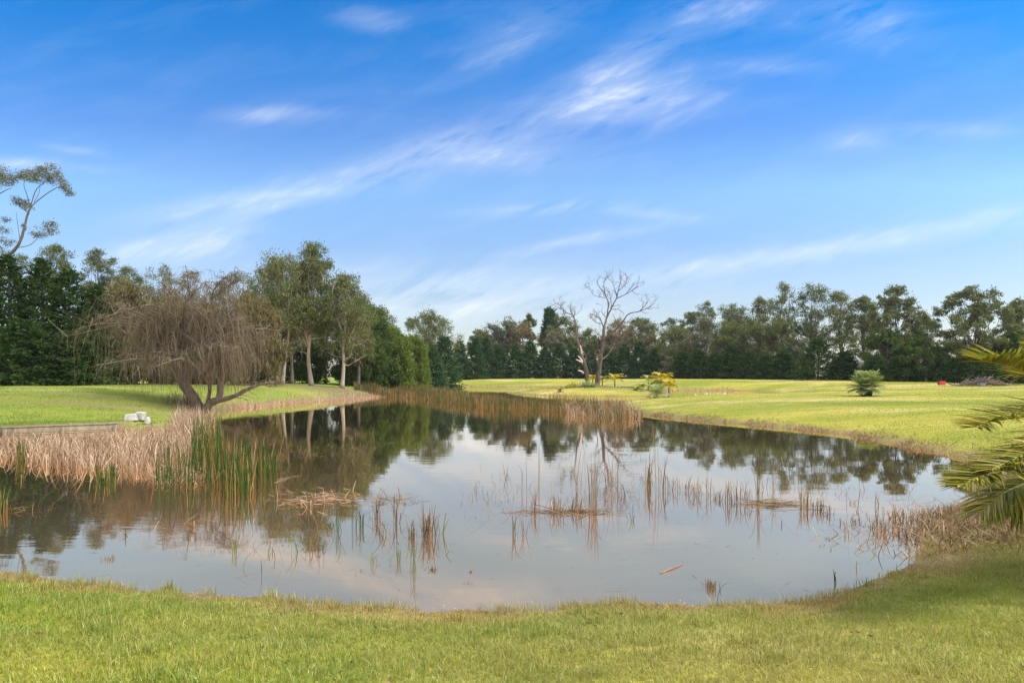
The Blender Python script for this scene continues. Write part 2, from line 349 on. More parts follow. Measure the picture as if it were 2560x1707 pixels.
# ------------------------------------------------------------------ water
m, nt = mat('murky_pond_water')
geo = node(nt, 'ShaderNodeNewGeometry').outputs['Position']
mp = node(nt, 'ShaderNodeMapping', {'Vector': geo, 'Scale': (.55, 1.6, 1)}).outputs[0]
w1 = noise(nt, mp, 2.2, 3, .5, .4); w2 = noise(nt, mp, .5, 2, .5)
calm = ramp(nt, noise(nt, geo, .10, 2, .5), [(.42, .15), (.62, 1.0)])
hgt = mth(nt, 'ADD', mth(nt, 'MULTIPLY', mth(nt, 'MULTIPLY', w1, calm), .0022), mth(nt, 'MULTIPLY', w2, .002))
bp = node(nt, 'ShaderNodeBump', {'Strength': 1.0, 'Distance': 1.0, 'Height': hgt}).outputs[0]
silt = noise(nt, geo, .35, 4, .55)
dif = node(nt, 'ShaderNodeBsdfDiffuse', {0: ramp(nt, silt, [(.3, (.20, .162, .105)), (.7, (.28, .228, .155))])}).outputs[0]
lw = node(nt, 'ShaderNodeLayerWeight', {'Blend': .5}).outputs['Facing']
gtint = ramp(nt, lw, [(.5, (1, .60, .35)), (.74, (1, .63, .39)), (.85, (1, .76, .57)), (.92, (1, .89, .78)), (1.0, (1, .95, .90))])
glo = node(nt, 'ShaderNodeBsdfGlossy', {0: gtint, 'Roughness': .02, 'Normal': bp}).outputs[0]
fr = ramp(nt, lw, [(0.0, .06), (.55, .46), (.64, .62), (.74, .80), (.83, .92), (.91, .985)])
finish(nt, node(nt, 'ShaderNodeMixShader', {0: fr, 1: dif, 2: glo}).outputs[0])
M['water'] = m
mb = MB(); mb.add([(-46, 5, 0), (42, 5, 0), (42, 142, 0), (-46, 142, 0)], [(0, 1, 2, 3)])
tag(mb.build('water', m), kind='structure')

# ------------------------------------------------------------------ trees
def curve3(a, b, rng, n=7, up=0.25, jit=0.06):
    a = np.asarray(a); b = np.asarray(b); L = np.linalg.norm(b - a)
    m1 = a + (b - a) * .35 + np.array([0, 0, up * L * .4]) + rng.normal(size=3) * jit * L
    m2 = a + (b - a) * .7 + np.array([0, 0, up * L * .35]) + rng.normal(size=3) * jit * L
    return smooth_line([a, m1, m2, b], n)
def clump(mb, c, r, n, rng, leaf, aspect=.42, droop=.5, flat=.65, sub=7, tight=.34):
    S = rng.normal(size=(sub, 3)); S = unit(S) * rng.uniform(.45, .95, (sub, 1)); S[:, 2] = S[:, 2] * flat + .10
    k = rng.integers(0, sub, n)
    P = S[k] + rng.normal(size=(n, 3)) * tight * np.array([1, 1, flat])
    D = unit(rng.normal(size=(n, 3))) + np.array([0, 0, -droop])
    L = leaf * rng.uniform(.6, 1.3, n)
    leaves(mb, c + P * r, D, L, L * aspect, rng)
def tree(label, px, top, Y, wpx, seed, name='gum_tree', cat='tree', group=None, leaf='gum', bark='bark_grey', lo=.38, n=26, cr=None, dens=190,
         size=None, droop=.5, flat=.65, tr=None, lean=0.0, stems=1, aspect=.42, full=0.0, peak=.55, fork=None, stem_px=None, bare=0):
    """broad-leaved tree: trunk, limbs to clumps of leaves. lo = crown bottom as a share of the height."""
    rng = np.random.default_rng(seed)
    b = g(px, Y); ht = EYE + (HOR - top) / F * Y - b[2]; wd = wpx / F * Y / 2
    root = empty(name, b, label, cat, group)
    cr = (cr or max(.55, min(wd * .42, ht * .13))) * .80; n = int(n * 1.5); dens = dens * .72; flat = min(1.1, flat * 1.22); size = (size or max(.10, Y * .0021)) * 1.12; dens = int(dens * 2.3); aspect = max(aspect, .32)
    tr = tr or ht * .016 + .05
    fork = fork or lo * .8
    pts = []
    tries = 0
    while len(pts) < n and tries < n * 40:
        tries += 1
        t = rng.uniform(0, 1); prof = max(.12, math.sin(math.pi * min(1, max(0, (t * (1 - .0) * .86 + .10)))) ** .7) if peak is None else \
            (1 - (abs(t - peak * .6) / max(peak * .6, 1 - peak * .6)) ** 2.0) ** .5 * .92 + .08
        rad = wd * prof * (rng.uniform(full, 1) ** .5); az = rng.uniform(0, 2 * math.pi)
        p = np.array([math.cos(az) * rad * .95 + lean * ht * t, math.sin(az) * rad * .8, ht * lo + (ht - ht * lo - cr * .55) * t])
        if all(np.linalg.norm((p - q) * np.array([1, 1, 1.2])) > cr * .85 for q in pts): pts.append(p)
    pts.append(np.array([lean * ht + rng.normal() * wd * .1, 0, ht - cr * .6]))
    mbk = MB(); mbl = MB()
    bases = [np.zeros(3)] if stems == 1 else [np.array([(i - (stems - 1) / 2) * tr * 2.6 + rng.normal() * tr * .5, rng.normal() * tr, 0]) for i in range(stems)]
    tops = []
    for i, b0 in enumerate(bases):
        tp = np.array([lean * ht * .8 + (i - (stems - 1) / 2) * wd * .5, rng.normal() * wd * .15, ht * .84])
        b0 = b0 + np.array([0, 0, -.1])
        mid = [b0 + (tp - b0) * f + np.array([rng.normal(), rng.normal(), 0]) * ht * .012 for f in (.25, .5, .75)]
        ln = smooth_line([b0, *mid, tp], 16); rr = tr * (1 - np.linspace(0, 1, 16) ** .9 * .86); rr[0] *= 1.35; rr[1] *= 1.08
        tube(mbk, ln, rr, 8); tops.append((ln, rr))
    nl = 5
    az = np.array([math.atan2(p[1], p[0] - lean * p[2]) for p in pts]); order = np.argsort(az)
    for gi, grp in enumerate(np.array_split(order, nl)):
        if len(grp) == 0: continue
        ln, rr = tops[gi % len(tops)]
        mean = np.mean([pts[i] for i in grp], 0)
        k = int(np.clip((fork + rng.uniform(0, .18)) / .84 * 15, 1, 13))
        limb = curve3(ln[k], ln[k] + (mean - ln[k]) * .8, rng, 9, .3)
        lr = rr[k] * .5 * (1 - np.linspace(0, 1, 9) * .6)
        tube(mbk, limb, lr, 6)
        for i in grp:
            p = pts[i]
            q = int(np.clip(rng.integers(2, 9), 0, 8)) if p[2] > limb[4][2] else 3
            if rng.random() < .3:
                kk = int(np.clip(p[2] / (ht * .84) * 13 - 2, k, 14)); s0, r0 = ln[kk], rr[kk] * .36
            else: s0, r0 = limb[q], lr[q] * .55
            br = curve3(s0, p, rng, 6, .18, .09)
            tube(mbk, br, r0 * (1 - np.linspace(0, 1, 6) * .75) + .006, 5)
            for _ in range(3):
                e = p + unit(rng.normal(size=3)) * cr * .8; tube(mbk, curve3(br[4], e, rng, 4, .1), np.linspace(r0 * .3 + .005, .006, 4), 3, False)
    for _ in range(bare):
        ln, rr = tops[rng.integers(len(tops))]; k = int(rng.integers(4, 9)); sd = rng.choice([-1, 1])
        e = ln[k] + np.array([sd * rng.uniform(.5, 1) * wd * .9, rng.normal() * wd * .4, rng.uniform(.02, .16) * ht])
        br = curve3(ln[k], e, rng, 8, -.1, .07); tube(mbk, br, np.linspace(rr[k] * .4, .012, 8), 5)
        for _ in range(4):
            i = rng.integers(3, 8); tube(mbk, curve3(br[i], br[i] + unit(rng.normal(size=3)) * wd * .35, rng, 4), np.linspace(.02, .008, 4), 3, False)
    for p in pts:
        clump(mbl, p, cr * rng.uniform(.75, 1.2), int(dens * rng.uniform(.7, 1.3)), rng, size, aspect, droop, flat, 9, .245)
    mbk.build('trunk', M[bark], root, True); mbl.build('crown', M[leaf], root)
    return root
def conifer(label, px, top, Y, wpx, seed, group=None, leaf='cypress', sprays=520, per=15, size=None, shape=.75, name='cypress_tree', cat='tree', lo=.0):
    rng = np.random.default_rng(seed)
    b = g(px, Y); ht = EYE + (HOR - top) / F * Y - b[2]; wd = wpx / F * Y / 2
    root = empty(name, b, label, cat, group)
    size = (size or max(.16, Y * .0032)) * 1.25; sprays = int(sprays * 2.1)
    mbk = MB(); tube(mbk, smooth_line([(0, 0, -.1), (.05, 0, ht * .5), (0, 0, ht * .96)], 8), np.linspace(ht * .02 + .04, .02, 8), 7)
    t = 1 - rng.uniform(0, 1, sprays * 2) ** .74; t = t[t >= lo][:sprays]; ns = len(t)
    az = rng.uniform(0, 2 * np.pi, ns)
    lay = .76 + .24 * np.sin(t * 30 + az * 3 + seed) + rng.normal(size=ns) * .12
    rmax = wd * np.clip((1 - t) ** shape, .02, 1) * lay * np.where(t < .08, .85, 1)
    rr = rmax * np.clip(rng.beta(3, 1.2, ns), .15, 1)
    O = np.stack([np.cos(az) * rr, np.sin(az) * rr, ht * (t * .97) + .05], 1)
    rad = np.stack([np.cos(az), np.sin(az), np.zeros(ns)], 1)
    up = np.stack([np.zeros(ns)] * 2 + [np.ones(ns)], 1)
    D = unit(rad + up * (rng.uniform(.05, .55, ns) + t * .9)[:, None] + rng.normal(size=(ns, 3)) * .22)
    S = unit(np.cross(D, up)); Nn = np.cross(S, D)
    Ls = (size * 3.6 * rng.uniform(.6, 1.25, ns) * (1 - .45 * t))
    mbl = MB()
    for k in range(per):
        f = (k + .5) / per; sd = -1 if k % 2 else 1
        wv = (.42 * (1 - f) + .06) * sd * rng.uniform(.5, 1.2, ns)
        P = O + D * (Ls * f)[:, None] + S * (Ls * wv)[:, None] + Nn * (Ls * (-.34 * f * f + rng.normal(size=ns) * .07))[:, None]
        DD = D * .8 + S * (sd * .75) + Nn * (-.45 * f) + rng.normal(size=(ns, 3)) * .3
        L = size * rng.uniform(.75, 1.4, ns); leaves(mbl, P, DD, L, L * .38, rng)
    # leader shoot
    n2 = 60; f = rng.uniform(0, 1, n2); P = np.stack([rng.normal(size=n2) * .10 * (1.2 - f), rng.normal(size=n2) * .10 * (1.2 - f), ht * (.93 + .08 * f)], 1)
    leaves(mbl, P, rng.normal(size=(n2, 3)) * .4 + np.array([0, 0, 1]), size * .9, size * .3, rng)
    mbk.build('trunk', M['bark_dark'], root, True); mbl.build('crown', M[leaf], root)
    return root

# --- left: tall gum with hand-placed crown clumps
def tall_gum():
    Y = 68; rng = np.random.default_rng(5)
    b = g(-30, Y); root = empty('gum_tree', b, 'very tall slender gum with umbrella clumps rising above the left conifers', 'tree')
    q = lambda x, y, d=0: at(x, y, Y + d) - b
    mk = MB(); ml = MB(); s = Y / F
    def br(pts, r0, r1):
        ln = smooth_line([q(x, y, d) for x, y, d in pts], 14); tube(mk, ln, np.linspace(r0, r1, 14) * s * .42, 7)
    br([(-30, 965, 0), (-22, 800, 0), (5, 658, 0), (30, 632, 0), (52, 600, 0), (66, 545, 0), (75, 520, 0)], 15, 4.5)
    br([(75, 520, 0), (90, 505, .3), (120, 482, .6), (145, 468, .6), (158, 470, .6)], 4, 1.5)
    br([(75, 520, 0), (90, 475, -.4), (112, 455, -.5), (120, 440, -.5)], 3, 1.2); br([(75, 520, 0), (68, 490, 0), (60, 465, .3), (62, 445, .3)], 3, 1.2)
    br([(73, 535, 0), (55, 520, .5), (45, 505, .5), (48, 495, .5)], 2.6, 1); br([(40, 620, 0), (75, 612, -.5), (98, 590, -.6), (112, 575, -.6)], 2.6, .8)
    br([(50, 600, 0), (44, 560, .4), (40, 530, .5)], 2, .8); br([(85, 505, 0), (98, 480, .4), (100, 452, .4)], 2, .8)
    br([(-20, 790, 0), (-40, 700, 1), (-60, 560, 1), (-20, 500, 1), (10, 478, .6), (28, 470, .6)], 8, 1.2); br([(-40, 620, 1), (-10, 600, .5), (8, 590, .5)], 3, 1)
    for x, y, rx, n in [(12, 440, 30, 420), (-10, 450, 34, 420), (28, 452, 18, 160), (55, 438, 24, 300), (78, 445, 24, 300), (105, 440, 26, 330), (128, 435, 26, 330), (140, 452, 24, 280), (163, 470, 20, 230), (175, 485, 12, 90), (60, 510, 17, 150),
                        (45, 503, 17, 150), (68, 520, 13, 70), (100, 582, 22, 150), (122, 568, 20, 180), (132, 580, 14, 100), (85, 588, 10, 40), (18, 552, 12, 60), (8, 575, 16, 90), (15, 608, 18, 130), (0, 630, 20, 150), (60, 568, 9, 40), (-30, 560, 30, 200), (-50, 480, 34, 260)]:
        clump(ml, q(x, y, rng.normal() * .7), rx * s * .98, int(n * 2.6), rng, .15, .5, .5, .75, 12, .24)
    mk.build('trunk', M['bark_grey'], root, True); ml.build('crown', M['gum_grey'], root)
tall_gum()
# --- left conifer windbreak
WB = 'conifers of the left windbreak'
for lab, px, top, Y, wpx, seed in [
    ('dark conifer cut by the left edge of the picture', -75, 590, 49, 240, 11),
    ('dark conifer under the tall slender gum at far left', 22, 632, 50, 190, 12),
    ('tallest pointed dark conifer, second from the left edge', 105, 645, 51, 190, 13),
    ('dense dark conifer beside the pale willow twigs, middle of the windbreak', 172, 668, 52, 180, 14),
    ('dark conifer partly behind the bare willow, right end of windbreak', 238, 712, 54, 170, 15),
    ('low dark conifer bough mass at the lawn edge in front of windbreak', 60, 800, 47.5, 190, 16),
    ('low dark conifer next to the willow at the lawn edge', 178, 830, 49, 160, 17)]:
    conifer(lab, px, top, Y, wpx, seed, WB, 'cypress', 620, 15, .17, .62 if top < 750 else .5)
# --- gums behind the windbreak and behind the willow
BG = 'gums behind the left windbreak'
for lab, px, top, Y, wpx, seed, kw in [
    ('loose gum crown just right of the tall slender gum', 140, 612, 64, 100, 21, dict(lo=.62, n=18, leaf='gum')),
    ('brownish gum crown between two dark conifers at left', 60, 640, 66, 120, 20, dict(lo=.6, n=14, leaf='gum')),
    ('gum with a knobbly tuft leaning right behind the dark conifers', 245, 626, 66, 95, 22, dict(lo=.6, n=18, leaf='gum')),
    ('small brown gum crown directly above the left of the willow', 325, 668, 66, 110, 23, dict(lo=.58, n=16, leaf='gum')),
    ('open airy gum with visible forks above the willow', 415, 663, 64, 110, 24, dict(lo=.62, n=15, leaf='gum_grey', dens=120)),
    ('sparse brown gum behind the top of the willow', 470, 676, 62, 100, 25, dict(lo=.6, n=14, leaf='tan', dens=110)),
    ('thin crowned gum left of the leafy grove', 600, 680, 74, 130, 26, dict(lo=.6, n=17, leaf='gum', dens=120)),
    ('small gum filling the gap left of the double trunk', 545, 725, 72, 130, 27, dict(lo=.45, n=18, leaf='gum', dens=130))]:
    tree(lab, px, top, Y, wpx, seed, group=BG, **kw)
WO = 'olive weeping trees behind the willow'
for lab, px, top, Y, wpx, seed in [
    ('olive weeping tree behind the left half of the willow', 305, 705, 57, 170, 31),
    ('olive weeping tree directly behind the willow trunk', 420, 740, 58, 170, 32),
    ('pale olive weeping tree between willow and double trunk', 630, 742, 62, 150, 33),
    ('dull olive tree low behind the right of the willow', 530, 770, 60, 150, 34)]:
    tree(lab, px, top, Y, wpx, seed, name='weeping_tree', group=WO, leaf='olive', lo=.08, n=46, dens=300, size=.26, droop=2.2, aspect=.18, flat=1.1, full=.2, bark='bark_grey')
# --- leafy grove on the left bank
GG = 'leafy gums of the grove on the left bank'
tree('leafy gum with pale double trunk beside the willow', 690, 640, 69, 150, 41, group=GG, leaf='gum_green', bark='bark_pale', lo=.42, n=40, dens=210, stems=3, tr=.19, droop=1.3, aspect=.24, size=.22, flat=1.0, bare=4)
tree('tallest leafy gum with straight cream trunk in the grove', 779, 612, 71, 112, 42, lean=.022, group=GG, leaf='gum_green', bark='bark_pale', lo=.36, n=42, dens=210, tr=.26, droop=1.2, aspect=.24, size=.22, flat=1.0, bare=5, peak=.34)
tree('leafy gum with bare lower limbs, rightmost of the grove', 855, 688, 71.5, 140, 43, lean=.012, group=GG, leaf='gum_green', bark='bark_pale', lo=.36, n=36, dens=190, tr=.23, droop=1.2, aspect=.24, size=.22, flat=1.0, bare=9, peak=.7)
tree('slim leafy gum behind the grove with outer boughs to the right', 895, 735, 80, 100, 44, group=GG, leaf='gum_green', bark='bark_grey', lo=.3, n=26, dens=240, droop=1.0, aspect=.26, size=.22, flat=.9)
tree('leafy gum behind the two pale trunks of the grove', 730, 700, 78, 120, 45, group=GG, leaf='gum_green', bark='bark_grey', lo=.3, n=28, dens=260, droop=1.0, aspect=.26, size=.22, flat=.9)
# --- shrubs and small trees behind the grove
SH = 'dark shrubs behind the left bank'
for lab, px, top, Y, wpx, seed, lf in [
    ('dark round shrub behind the double trunk', 660, 800, 80, 140, 51, 'shrub'),
    ('dark shrub between the straight cream trunk and the double trunk', 735, 795, 82, 140, 52, 'shrub'),
    ('dark leafy shrub between the two single pale trunks', 815, 785, 84, 140, 53, 'shrub'),
    ('low dark bush at the foot of the rightmost pale trunk', 900, 830, 84, 130, 54, 'shrub'),
    ('tall dark shrub right of the rightmost pale trunk', 925, 768, 88, 120, 55, 'shrub'),
    ('low bush at the corner of the lawn beyond the grove', 965, 895, 86, 90, 56, 'shrub'),
    ('bright yellow-green bushy tree beyond the grove', 985, 818, 92, 95, 57, 'bright'),
    ('green bushy tree right of the bright yellow-green one', 1035, 842, 96, 80, 58, 'bright'),
    ('dark shrub under the willow twigs at far left', 430, 880, 70, 200, 59, 'shrub'),
    ('dark shrub behind the willow trunk', 560, 870, 72, 170, 60, 'shrub')]:
    tree(lab, px, top, Y, wpx, seed, name='shrub', cat='shrub', group=SH, leaf=lf, lo=.04, n=44, dens=260, size=.24, droop=.5, flat=.85, full=.25, tr=.12)
tree('broad round-headed gum beyond the bright bushy tree', 1075, 780, 128, 150, 61, leaf='gum', lo=.42, n=34, dens=200, peak=.6)
tree('small gum head peeping between grove and bright bushy tree', 950, 768, 112, 90, 62, leaf='gum', lo=.55, n=18, dens=170)
FC = 'hazy conifers at the far end of the garden'
for i, (lab, px, top, Y, wpx) in enumerate([
    ('blue-green conifer right of the bright bushy tree', 1078, 868, 118, 85),
    ('broad blue-green conifer in the far left corner of the lawn', 1112, 838, 124, 95),
    ('narrow dark conifer at the dip in the tree line', 1150, 850, 150, 60),
    ('pointed conifer just right of the dip in the tree line', 1188, 846, 152, 60),
    ('tall pointed hazy conifer, left of the far hedge', 1215, 842, 155, 62),
    ('dark hazy conifer beneath the brown bare gum', 1250, 868, 156, 66),
    ('hazy conifer in the middle of the far hedge', 1288, 862, 157, 70),
    ('hazy conifer beneath the tall pine', 1325, 852, 158, 70),
    ('dark conifer behind the thin white trunk', 1362, 868, 158, 66),
    ('dark conifer left of the dead trees', 1400, 858, 157, 72),
    ('dark conifer seen just left of the left dead trunk', 1436, 870, 156, 66),
    ('dark conifer seen between the two dead trunks', 1474, 866, 154, 66),
    ('dark conifer right of the larger dead trunk', 1520, 872, 152, 70),
    ('dark conifer behind the lone yellow palm', 1560, 860, 150, 76),
    ('dark pointed conifer left of the yellow palm cluster', 1600, 852, 148, 66),
    ('dark conifer behind the yellow palm cluster', 1640, 868, 146, 76)]):
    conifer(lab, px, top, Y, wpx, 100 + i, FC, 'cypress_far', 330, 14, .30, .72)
CG = 'gums behind the far hedge'
for i, (lab, px, top, Y, wpx, kw) in enumerate([
    ('slender gum above the pointed conifers at the dip', 1200, 826, 168, 60, dict(lo=.5, n=18)),
    ('pale gum left of the grey bare one behind the hedge', 1230, 812, 172, 80, dict(lo=.4, n=22, leaf='gum_grey')),
    ('grey round gum behind the far hedge', 1268, 797, 172, 80, dict(lo=.4, n=26, leaf='gum_grey')),
    ('grey-brown bare gum in the middle of the far tree line', 1305, 805, 170, 80, dict(lo=.35, n=24, leaf='tan', dens=120)),
    ('thin gum with a tuft beside the tall pine', 1322, 784, 174, 50, dict(lo=.6, n=14)),
    ('wide gum just left of the dead trees', 1412, 792, 172, 90, dict(lo=.45, n=24, leaf='gum')),
    ('gum with a thin white trunk above the far hedge', 1385, 830, 164, 60, dict(lo=.5, n=14, leaf='gum_grey', bark='bark_pale', tr=.35)),
    ('gum seen between the two dead trunks', 1470, 826, 170, 80, dict(lo=.4, n=22, leaf='gum')),
    ('loose gum right behind the larger dead tree', 1530, 830, 170, 80, dict(lo=.4, n=22, leaf='gum_grey')),
    ('brown twiggy tree low behind the larger dead tree', 1550, 800, 165, 90, dict(lo=.3, n=24, leaf='tan', dens=110)),
    ('gum crown right of the reaching dead branch', 1602, 796, 166, 100, dict(lo=.45, n=26, leaf='gum')),
    ('brown sparse gum above the yellow palm cluster', 1630, 838, 162, 60, dict(lo=.3, n=20, leaf='tan', dens=120))]):
    tree(lab, px, top, Y, wpx, 200 + i, group=CG, dens=kw.pop('dens', 190), **kw)
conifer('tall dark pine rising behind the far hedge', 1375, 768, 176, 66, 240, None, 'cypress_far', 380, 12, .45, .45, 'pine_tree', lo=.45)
# --- right tree line
RG = 'gums of the right tree line'
for i, (lab, px, top, Y, wpx, kw) in enumerate([
    ('small open gum at the left end of the right tree line', 1675, 797, 158, 62, dict(lo=.5, n=20)),
    ('gum with a rounded head, second in the right tree line', 1728, 780, 154, 62, dict(lo=.42, n=24)),
    ('gum with a wispy high tuft, thinnest of the right line', 1766, 754, 152, 54, dict(lo=.5, n=17, dens=130)),
    ('broad gum left of the two tallest on the right', 1832, 760, 140, 92, dict(lo=.42, n=32)),
    ('gum with a narrow raised head beside the tallest pair', 1900, 744, 137, 66, dict(lo=.45, n=24)),
    ('tall gum with a forked head, left of the tallest pair', 1955, 711, 132, 84, dict(lo=.45, n=26, dens=160)),
    ('tall gum with a rounded crest, right of the tallest pair', 2034, 709, 129, 92, dict(lo=.45, n=28, dens=170)),
    ('spreading gum with dark bare limbs and sky gaps beneath', 2100, 728, 126, 90, dict(lo=.5, n=26, bark='bark_dark', dens=160)),
    ('gum crown joining the spreading gum and the round one', 2160, 742, 118, 80, dict(lo=.42, n=28)),
    ('big round gum above the fan-shaped lawn palm', 2236, 719, 106, 128, dict(lo=.32, n=46, cr=1.1)),
    ('small gum in the dip right of the big round gum', 2308, 786, 108, 70, dict(lo=.35, n=24)),
    ('wide flat-topped gum above the brush pile', 2428, 718, 98, 190, dict(lo=.30, n=60, cr=1.15, bark='bark_dark')),
    ('gum above the palm fronds at the right edge', 2548, 752, 100, 90, dict(lo=.3, n=34))]):
    kw['lo'] = kw.get('lo', .4) - .12; tree(lab, px, top, Y, wpx * 1.12, 300 + i, group=RG, leaf=kw.pop('leaf', ['gum', 'gum_green', 'gum'][i % 3]), size=kw.pop('size', .27), dens=kw.pop('dens', 210), **kw)
RM = 'lower olive trees in front of the right gums'
for i, (lab, px, top, Y, wpx, lf) in enumerate([
    ('olive bushy tree above the hedge at the line left end', 1690, 838, 146, 90, 'gum'),
    ('grey-green bushy tree with a bare pale limb', 1760, 818, 142, 90, 'gum_grey'),
    ('olive rounded tree below the broad gum', 1830, 824, 134, 90, 'gum_green'),
    ('light olive tree in the middle of the right line', 1890, 820, 130, 90, 'gum'),
    ('olive tree below the forked tall gum', 1950, 815, 127, 90, 'gum_green'),
    ('small grey-green tree beside the big right conifer', 1990, 850, 124, 70, 'gum_grey'),
    ('rounded grey shrub in the hedge right of the yellow palms', 1680, 893, 140, 52, 'gum_grey'),
    ('dark tree right of the big right conifer', 2215, 845, 104, 90, 'shrub'),
    ('dark round tree in front of the dip on the right', 2300, 860, 100, 110, 'shrub'),
    ('brown twiggy shrub behind the red crate', 2325, 905, 102, 70, 'tan'),
    ('dark shrub low under the wide flat-topped gum', 2400, 878, 98, 110, 'shrub'),
    ('dark shrub behind the brush pile', 2480, 862, 96, 120, 'shrub'),
    ('dark shrub behind the palm fronds at right', 2560, 850, 94, 120, 'shrub')]):
    tree(lab, px, top - (18 if wpx > 80 else 0), Y, wpx * 1.3, 330 + i, name='bushy_tree', group=RM, leaf=lf, lo=.06, n=34, dens=210, size=.30, full=.25, flat=.8, tr=.14)
RC = 'dark conifers along the right hedge'
for i, (lab, px, top, Y, wpx) in enumerate([
    ('dark low conifer right of the yellow palm cluster', 1705, 880, 136, 70),
    ('dark conifer under the rounded second gum', 1745, 872, 133, 72),
    ('dark conifer under the wispy tufted gum', 1788, 884, 130, 70),
    ('dark conifer in the left middle of the right hedge', 1828, 862, 128, 74),
    ('dark conifer in the middle of the right hedge', 1872, 880, 125, 74),
    ('low dark conifer left of the biggest one', 1915, 888, 122, 74),
    ('dark conifer at the left foot of the biggest one', 1960, 876, 119, 80),
    ('biggest dark conifer of the right hedge', 2045, 846, 112, 150),
    ('dark conifer at the right foot of the biggest one', 2110, 880, 110, 90),
    ('dark conifer behind the fan-shaped lawn palm', 2190, 893, 101, 80),
    ('dark low conifer just left of the red crate', 2262, 895, 100, 80),
    ('dark low conifer right of the red crate', 2385, 900, 95, 80),
    ('low dark conifer behind the brush pile', 2460, 890, 91, 90),
    ('low dark conifer at the right edge', 2550, 885, 90, 110)]):
    conifer(lab, px, top, Y, wpx, 360 + i, RC, 'cypress', 400, 14, .25, .62)

# ------------------------------------------------------------------ bare willow on the left bank
def willow():
    Y = 41.0; rng = np.random.default_rng(77); s = Y / F
    b = g(500, Y); root = empty('willow_tree', b, 'bare weeping willow with hanging brown twigs leaning over the pond', 'tree')
    cq = lambda x, y, d=0: at(x / 2.177, 380 + y / 2.177, Y + d) - b     # crop coordinates
    mk = MB(); ms = MB()
    base = cq(1095, 1412); base[2] = -.15
    def br(pts, r0, r1, n=12):
        ln = smooth_line(pts, n); tube(mk, ln, np.linspace(r0, r1, n), 8); return ln
    A = br([base, cq(1045, 1325), cq(995, 1255, .3), cq(985, 1150, .4), cq(1000, 1020, .3), cq(1025, 930, .2)], .36, .16)
    B = br([base, cq(1150, 1362, -.3), cq(1192, 1340, -.4), cq(1202, 1230, -.3), cq(1195, 1110, 0), cq(1180, 990, .2)], .26, .13)
    Cc = br([cq(1150, 1362, -.3), cq(1270, 1330, -.8), cq(1370, 1280, -1), cq(1450, 1255, -1.2)], .17, .05)
    Dd = br([cq(1125, 1385, 0), cq(1142, 1280, -.6), cq(1120, 1180, -1.2), cq(1100, 1060, -1.5)], .12, .07)
    for _ in range(16):                                   # dead lower twigs reaching right over the water
        i = rng.integers(3, 12); e = Cc[i] + np.array([rng.uniform(.2, 1.4), rng.normal() * .6, rng.uniform(-.3, .5)])
        tube(mk, curve3(Cc[i], e, rng, 6, .1, .12), np.linspace(.03, .008, 6), 4, False)
    limbs = []
    def arch(s0, az, rad, top, r0):
        e = np.array([math.cos(az) * rad, math.sin(az) * rad * .85, 0]) + np.array([cq(990, 0)[0] + .0, 0, 0]); e[2] = top
        m = s0 + (e - s0) * .5; m[2] = (s0[2] + top) / 2 + .16 * rad
        ln = smooth_line([s0, s0 + (m - s0) * .5 + rng.normal(size=3) * .15, m, e], 12)
        tube(mk, ln, np.linspace(r0, .02, 12), 6); return ln
    for k in range(46):
        az = k * 2.39996 + rng.normal() * .2; rad = rng.choice([7.1, 5.6, 6.3]) * rng.uniform(.12, 1) ** .6; src = A if math.cos(az) < .25 else B
        if rng.random() < .2: src = Dd
        i = rng.integers(7, 12) if k % 3 else rng.integers(4, 9)
        topz = (7.5 - 2.9 * (rad / 6.3) ** 2) * (1 if k % 3 else rng.uniform(.5, .85)) + rng.normal() * .5
        limbs.append(arch(src[i], az, rad, topz, .085))
    for pts in ([(1180, 990, .2), (1150, 800, 0), (1200, 700, 0), (1240, 690, 0)], [(1150, 800, 0), (1230, 740, .2), (1310, 690, .2)], [(1025, 930, .2), (980, 820, .3), (900, 740, .5), (880, 700, .5)], [(1025, 930, .2), (1040, 850, 0), (1030, 760, 0), (1015, 630, 0)], [(1030, 930, .2), (1000, 850, -.5), (1080, 720, -.6)]):
        limbs.append(br([cq(*p) for p in pts], .07, .015, 12))
    sec = []
    for ln in limbs:
        for _ in range(17):
            i = rng.integers(3, 12); L = rng.uniform(.4, 1.45); d = unit(np.array([rng.normal(), rng.normal(), rng.uniform(-.05, .7)]))
            e = ln[i] + d * L; c = curve3(ln[i], e, rng, 7, .25, .10)
            sec.append(c); tube(ms, c, np.linspace(.024, .008, 7), 3, False)
        sec.append(smooth_line(ln[4:], 7))
    sec = np.array(sec)
    # hanging strands
    N = 6000; k = rng.integers(0, len(sec), N); i = rng.integers(1, 7, N); O = sec[k, i]
    low = .80 + 1.0 * rng.random(N) ** 2 * 2.2
    lg = np.where(rng.random(N) < .45, rng.gamma(1.6, .30, N), rng.gamma(3.0, .76, N)); drop = np.maximum(np.minimum(O[:, 2] - low, lg), .12)
    out_ = rng.normal(size=(N, 2)) * .50 + (O[:, :2] - np.array([cq(970, 0)[0], 0])) * .07
    tt = np.linspace(0, 1, 8)
    P = np.zeros((N, 8, 3)); hz = 1 - (1 - tt) ** 2.2
    P[:, :, :2] = O[:, None, :2] + out_[:, None] * hz[None, :, None] + rng.normal(size=(N, 1, 2)) * .02 + np.cumsum(rng.normal(size=(N, 8, 2)) * .035, 1)
    P[:, :, 2] = O[:, None, 2] + .14 * np.sin(np.pi * np.minimum(tt * 2.2, 1)) * (drop > .6)[:, None] - drop[:, None] * tt ** 1.25
    az = rng.uniform(0, np.pi, N); S = np.stack([np.cos(az), np.sin(az), 0 * az], 1)
    W = (rng.uniform(.0045, .010, N))[:, None] * (1 - .55 * tt)[None]
    ribbons(ms, P, W, S)
